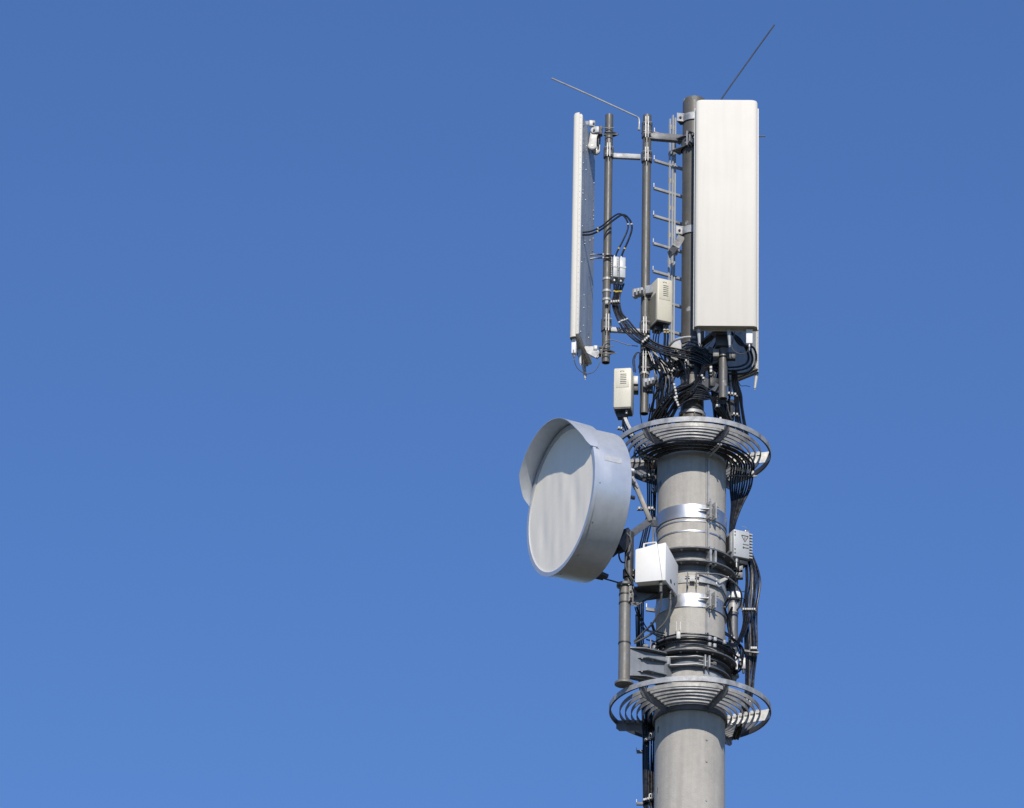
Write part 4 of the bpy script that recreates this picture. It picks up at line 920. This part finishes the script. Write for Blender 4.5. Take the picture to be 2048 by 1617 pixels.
t = thing('cable_support_arm', at(1480, 1295, 20), 'thin dark arm from the right pole out to the lower clamp bar', 'bracket', 'arms holding the right bundle'); MB().bar(at(1474, 1284, 20), at(1488, 1302, 12), 4, 5).build('arm', 'galvdark', t); MB().bar(at(1488, 1302, 12), at(1518, 1306, 12), 4, 4).build('arm', 'galvdark', t)
bundle(3, [(1464, 1215, 4, 1.5, 0), (1458, 1240, -6, 3, 0), (1463, 1270, -12, 3, 0), (1476, 1290, -14, 3, 0), (1483, 1310, -12, 3, 0), (1480, 1330, -8, 3, 0), (1470, 1340, 0, 3, 0)], 'small black cable curling round the right pole', 1.4, 'curling leads round the right pole')
# feeders from the upper basket down behind the grey radio
# round-the-column cables above the lower flange
for i, (yy, rr) in enumerate(((1268, 78), (1276, 84), (1282, 88))):
    z = at(1383, yy, -rr).z
    P_ = [pol(rr+8, -112, z+4)] + [pol(rr+random.uniform(-.6, .6), -92+k*20, z+random.uniform(-.6, .6)) for k in range(9)] + [pol(rr+12, 92, z-2)]
    o = MB().tube(P_, 1.9, sub=6).build('cable', 'black', None, loc=P_[0]); tag(o, 'black cable wrapped level round the column front above the wide flange', 'cable', 'cables wrapped round the column front')
t = thing('cable_clamp', at(1358, 1272, -86), 'single white clip with long legs on the cables in front of the column', 'cable clamp', 'white cable clamps')
MB().box(at(1357, 1271, -86), 8, 5, 15).build('clamp_block', 'tie', t, bevel=1)
for k in (-1, 1): MB().bar(at(1357+4*k, 1262, -84), at(1357+4*k, 1244, -80), 1, 1).build('clip_leg', 'galv', t)
t = thing('cable_clamp', at(1425, 1282, -80), 'pair of grey clamp blocks on the cables in front of the column, right part', 'cable clamp', 'white cable clamps')
for px, py in ((1419, 1277), (1430, 1279), (1419, 1290), (1429, 1292), (1449, 1285)): MB().box(at(px, py, -82), 6, 6, 8, 25).build('clamp_block', 'galv', t, bevel=.8)
# leads under the white cabinet
bundle(1, [(1322, 1176, -146), (1323, 1192, -142), (1318, 1222, -126), (1306, 1246, -110), (1290, 1262, -92), (1268, 1284, -80)], 'thick grey lead curving from the white cabinet down to the dish pole, left one', 2.1, m='greycable')
bundle(1, [(1341, 1196, -108), (1341, 1212, -108), (1336, 1234, -104), (1322, 1254, -98), (1300, 1270, -88), (1268, 1287, -80)], 'thick grey lead curving from the white cabinet down to the dish pole, right one', 2.1, m='greycable')
bundle(3, [(1272, 1215, -70, 2, 0), (1280, 1236, -60, 3, 0), (1290, 1258, -56, 4, 0), (1312, 1268, -60, 0, 4), (1330, 1272, -66, 0, 4)], 'thin cable sagging between dish pole and column behind the grey leads', 1.2, 'thin cables behind the cabinet leads')
bundle(1, [(1253, 1066, -114), (1262, 1078, -116), (1260, 1096, -116), (1253, 1116, -116), (1252, 1136, -116), (1260, 1152, -116), (1272, 1166, -130)], 'thin olive lead winding down the dark upper dish pole', 1.4, m='greycable')
bundle(1, [(1239, 1092, -120), (1238, 1112, -120), (1243, 1124, -116), (1252, 1126, -110)], 'short black lead looped behind the dish near its pole', 1.8)
bundle(6, [(1305, 1285, -40, 8, 4), (1318, 1292, -50, 8, 6), (1312, 1300, -46, 8, 5), (1300, 1296, -40, 8, 6), (1286, 1298, -50, 6, 5)], 'short tangled cable in the knot between pole bracket and column', 1.5, 'cable knot left of the column', jit=5)
t = thing('junction_block', at(1308, 1290, -44), 'small pale junction block inside the cable knot left of the column', 'connector')
MB().box(at(1309, 1297, -52), 8, 8, 10, 30).build('block', 'galv', t, bevel=1); MB().box(at(1291, 1293, -56), 10, 8, 6, 10).build('block', 'galvdark', t, bevel=1); MB().box(at(1301, 1291, -50), 2, 3, 26, 10).build('strip', 'galvdark', t)
# clamps in the mast foot tangle
ties(1286, 684, -46, 4, 3.6, -3.4, 'white clamp row on the sagging bundle at the lower pipe', 5.4)
ties(1348, 770, -56, 5, 1.4, 6, 'white clamp column on the cable fan left of the mast foot', 5.4)
ties(1350, 796, -56, 4, 2.2, 5, 'lower clamp column on the arched cables left of the mast foot', 5.4)
ties(1422, 736, -52, 2, 0, 7, 'white clamp right of the mast, beside the pipe stub', 6.5)
ties(1458, 787, -16, 3, 6.2, 1, 'clamp row on the cables right of the pipe stub', 5.4)
ties(1434, 812, -32, 2, 4, 0, 'clamp on the arched cables under the pipe stub', 6)
ties(1214, 606, -34, 1, 4, 0, 'white clip hooked on the left pipe beside the boxes', 8)
ties(1223, 604, -44, 4, 4.6, -.4, 'white clamp bar around the bundle under the filter boxes', 5)
ties(1238, 856, -54, 2, 5, 1, 'white plug ends under the lower beige radio unit', 5)
ties(1352, 700, -42, 1, 4, 0, 'small clip on the sagging bundle left of the mast', 4, 'dark')

# clutter at the right side of the column
bundle(4, [(1450, 1268, -60, 0, 3), (1468, 1278, -30, 4, 4), (1482, 1296, -10, 5, 3), (1486, 1322, 0, 5, 2), (1478, 1340, 6, 4, 0), (1466, 1350, 10, 4, 0)], 'short black jumper curling down beside the right pole under the swinging cables', 1.5, 'short jumpers beside the right pole', jit=2)
ties(1462, 1274, -26, 2, 6, 3, 'grey clip pair where cables leave the column front to the right', 6, 'galv')
ties(1484, 1268, -4, 2, 0, 8, 'small bright clip beside the right pole above the lower clamp bar', 5)
t = thing('junction_box', at(1487, 1330, 2), 'small pale box behind the tag strip near the right pole foot', 'connector')
MB().box(at(1487, 1328, 2), 8, 8, 24).build('housing', 'galvlight', t, bevel=1); MB().cyl(at(1487, 1340, 0), at(1487, 1347, 0), 2.5, n=10).build('port', 'dark', t)
bundle(3, [(1456, 1198, -10, 2, 0), (1450, 1215, -30, 1, 2), (1456, 1236, -20, 3, 2), (1460, 1262, -14, 3, 0), (1459, 1284, -14, 2, 0)], 'thin black lead squeezed between column and right pole', 1.2, 'thin leads between column and right pole', jit=1.5)
bundle(2, [(1440, 798, -14, 3, 0), (1450, 812, -20, 4, 0), (1448, 832, -14, 4, 0), (1438, 846, -6, 4, 0)], 'stubby black lead under the rear block by the pipe stub', 1.8, 'stubby leads under the rear block', jit=1)
ties(1344, 742, -40, 2, 3, -4, 'small white clip on the cables falling left of the mast', 4.6)
ties(1441, 838, -20, 1, 4, 0, 'single bright clip above the upper basket right of the mast foot', 6)
ties(1319, 742, -30, 1, 4, 0, 'tiny pale tag on a cable between lower pipe end and mast', 5)
t = thing('signal_amplifier', at(1453, 812, 8), 'dark finned amplifier housing hidden among cables right of the mast foot', 'radio unit')
MB().box(at(1452, 822, 10), 30, 20, 46, 15).build('housing', 'dark', t, bevel=2)
for k in range(5): MB().box(at(1448, 806+8*k, 0), 26, 3, 1.6, 15).build('fin', 'galvdark', t)

# loose loops in the tangle round the mast foot
def loop(pts, r, label, group=None, m='black'):
    P_ = [at(*p) for p in pts]; o = MB().tube(P_, r).build('cable', m, None, loc=P_[0]); return tag(o, label, 'cable', group)
for i in range(7):
    x = 1306+random.uniform(-6, 22); y = 706+random.uniform(-8, 14); w = random.uniform(14, 34); h_ = random.uniform(30, 80); d_ = random.uniform(-46, -14)
    loop([(x, y, d_), (x+w*.5, y+h_*.25, d_-6), (x+w, y+h_*.6, d_-4), (x+w*.7, y+h_, d_), (x+w*.2, y+h_*1.25, d_+4), (x-4, 846, -6)], random.uniform(1.1, 2.0), 'loose black cable loop hanging in the tangle left of the mast foot', 'loose loops left of the mast foot')
for i in range(7):
    x = 1400+random.uniform(-8, 16); y = 700+random.uniform(-6, 30); w = random.uniform(20, 50); h_ = random.uniform(30, 70); d_ = random.uniform(-40, 0)
    loop([(x, y, d_), (x+w*.6, y+h_*.15, d_-4), (x+w, y+h_*.5, d_), (x+w*.8, y+h_, d_+4), (x+w*.9, y+h_*1.3, d_+6), (x+w+6, 856, 6)], random.uniform(1.3, 2.2), 'loose black cable loop in the tangle right of the mast foot', 'loose loops right of the mast foot')
for i in range(4):
    y = 688+7*i
    loop([(1364, y, -28), (1380, y-4, -34-2*i), (1398, y+3, -36), (1416, y+14, -34), (1430, y+34, -30), (1424, y+56, -36)], 1.6, 'black cable hugging the mast front under the big panel', 'cables hugging the mast front')
ties(1404, 752, -52, 2, 3, 5, 'white clip pair on the loops right of the mast', 5)
ties(1372, 722, -44, 1, 4, 0, 'small pale clip at the middle of the mast collar', 5)
ties(1468, 828, -4, 2, 6, 1, 'pale clips on the cables just above the right half of the upper basket', 5)

ties(1486, 1399, -8, 3, 7, 2, 'pale clamp blocks on the cables at the right part of the lower basket', 5.5)
ties(1478, 1312, -20, 2, 2, 9, 'pale connectors beside the tag strip at the right pole', 5)
loop([(1452, 1176, -30), (1462, 1186, -34), (1458, 1204, -36), (1451, 1218, -40)], 1.3, 'small black loop beside the white blocks on the right pole')
loop([(1478, 1120, -4), (1477, 1136, -4), (1470, 1150, -2), (1468, 1172, 0), (1474, 1196, 2)], 1.6, 'black lead dropping from the right grey radio unit along the pole')
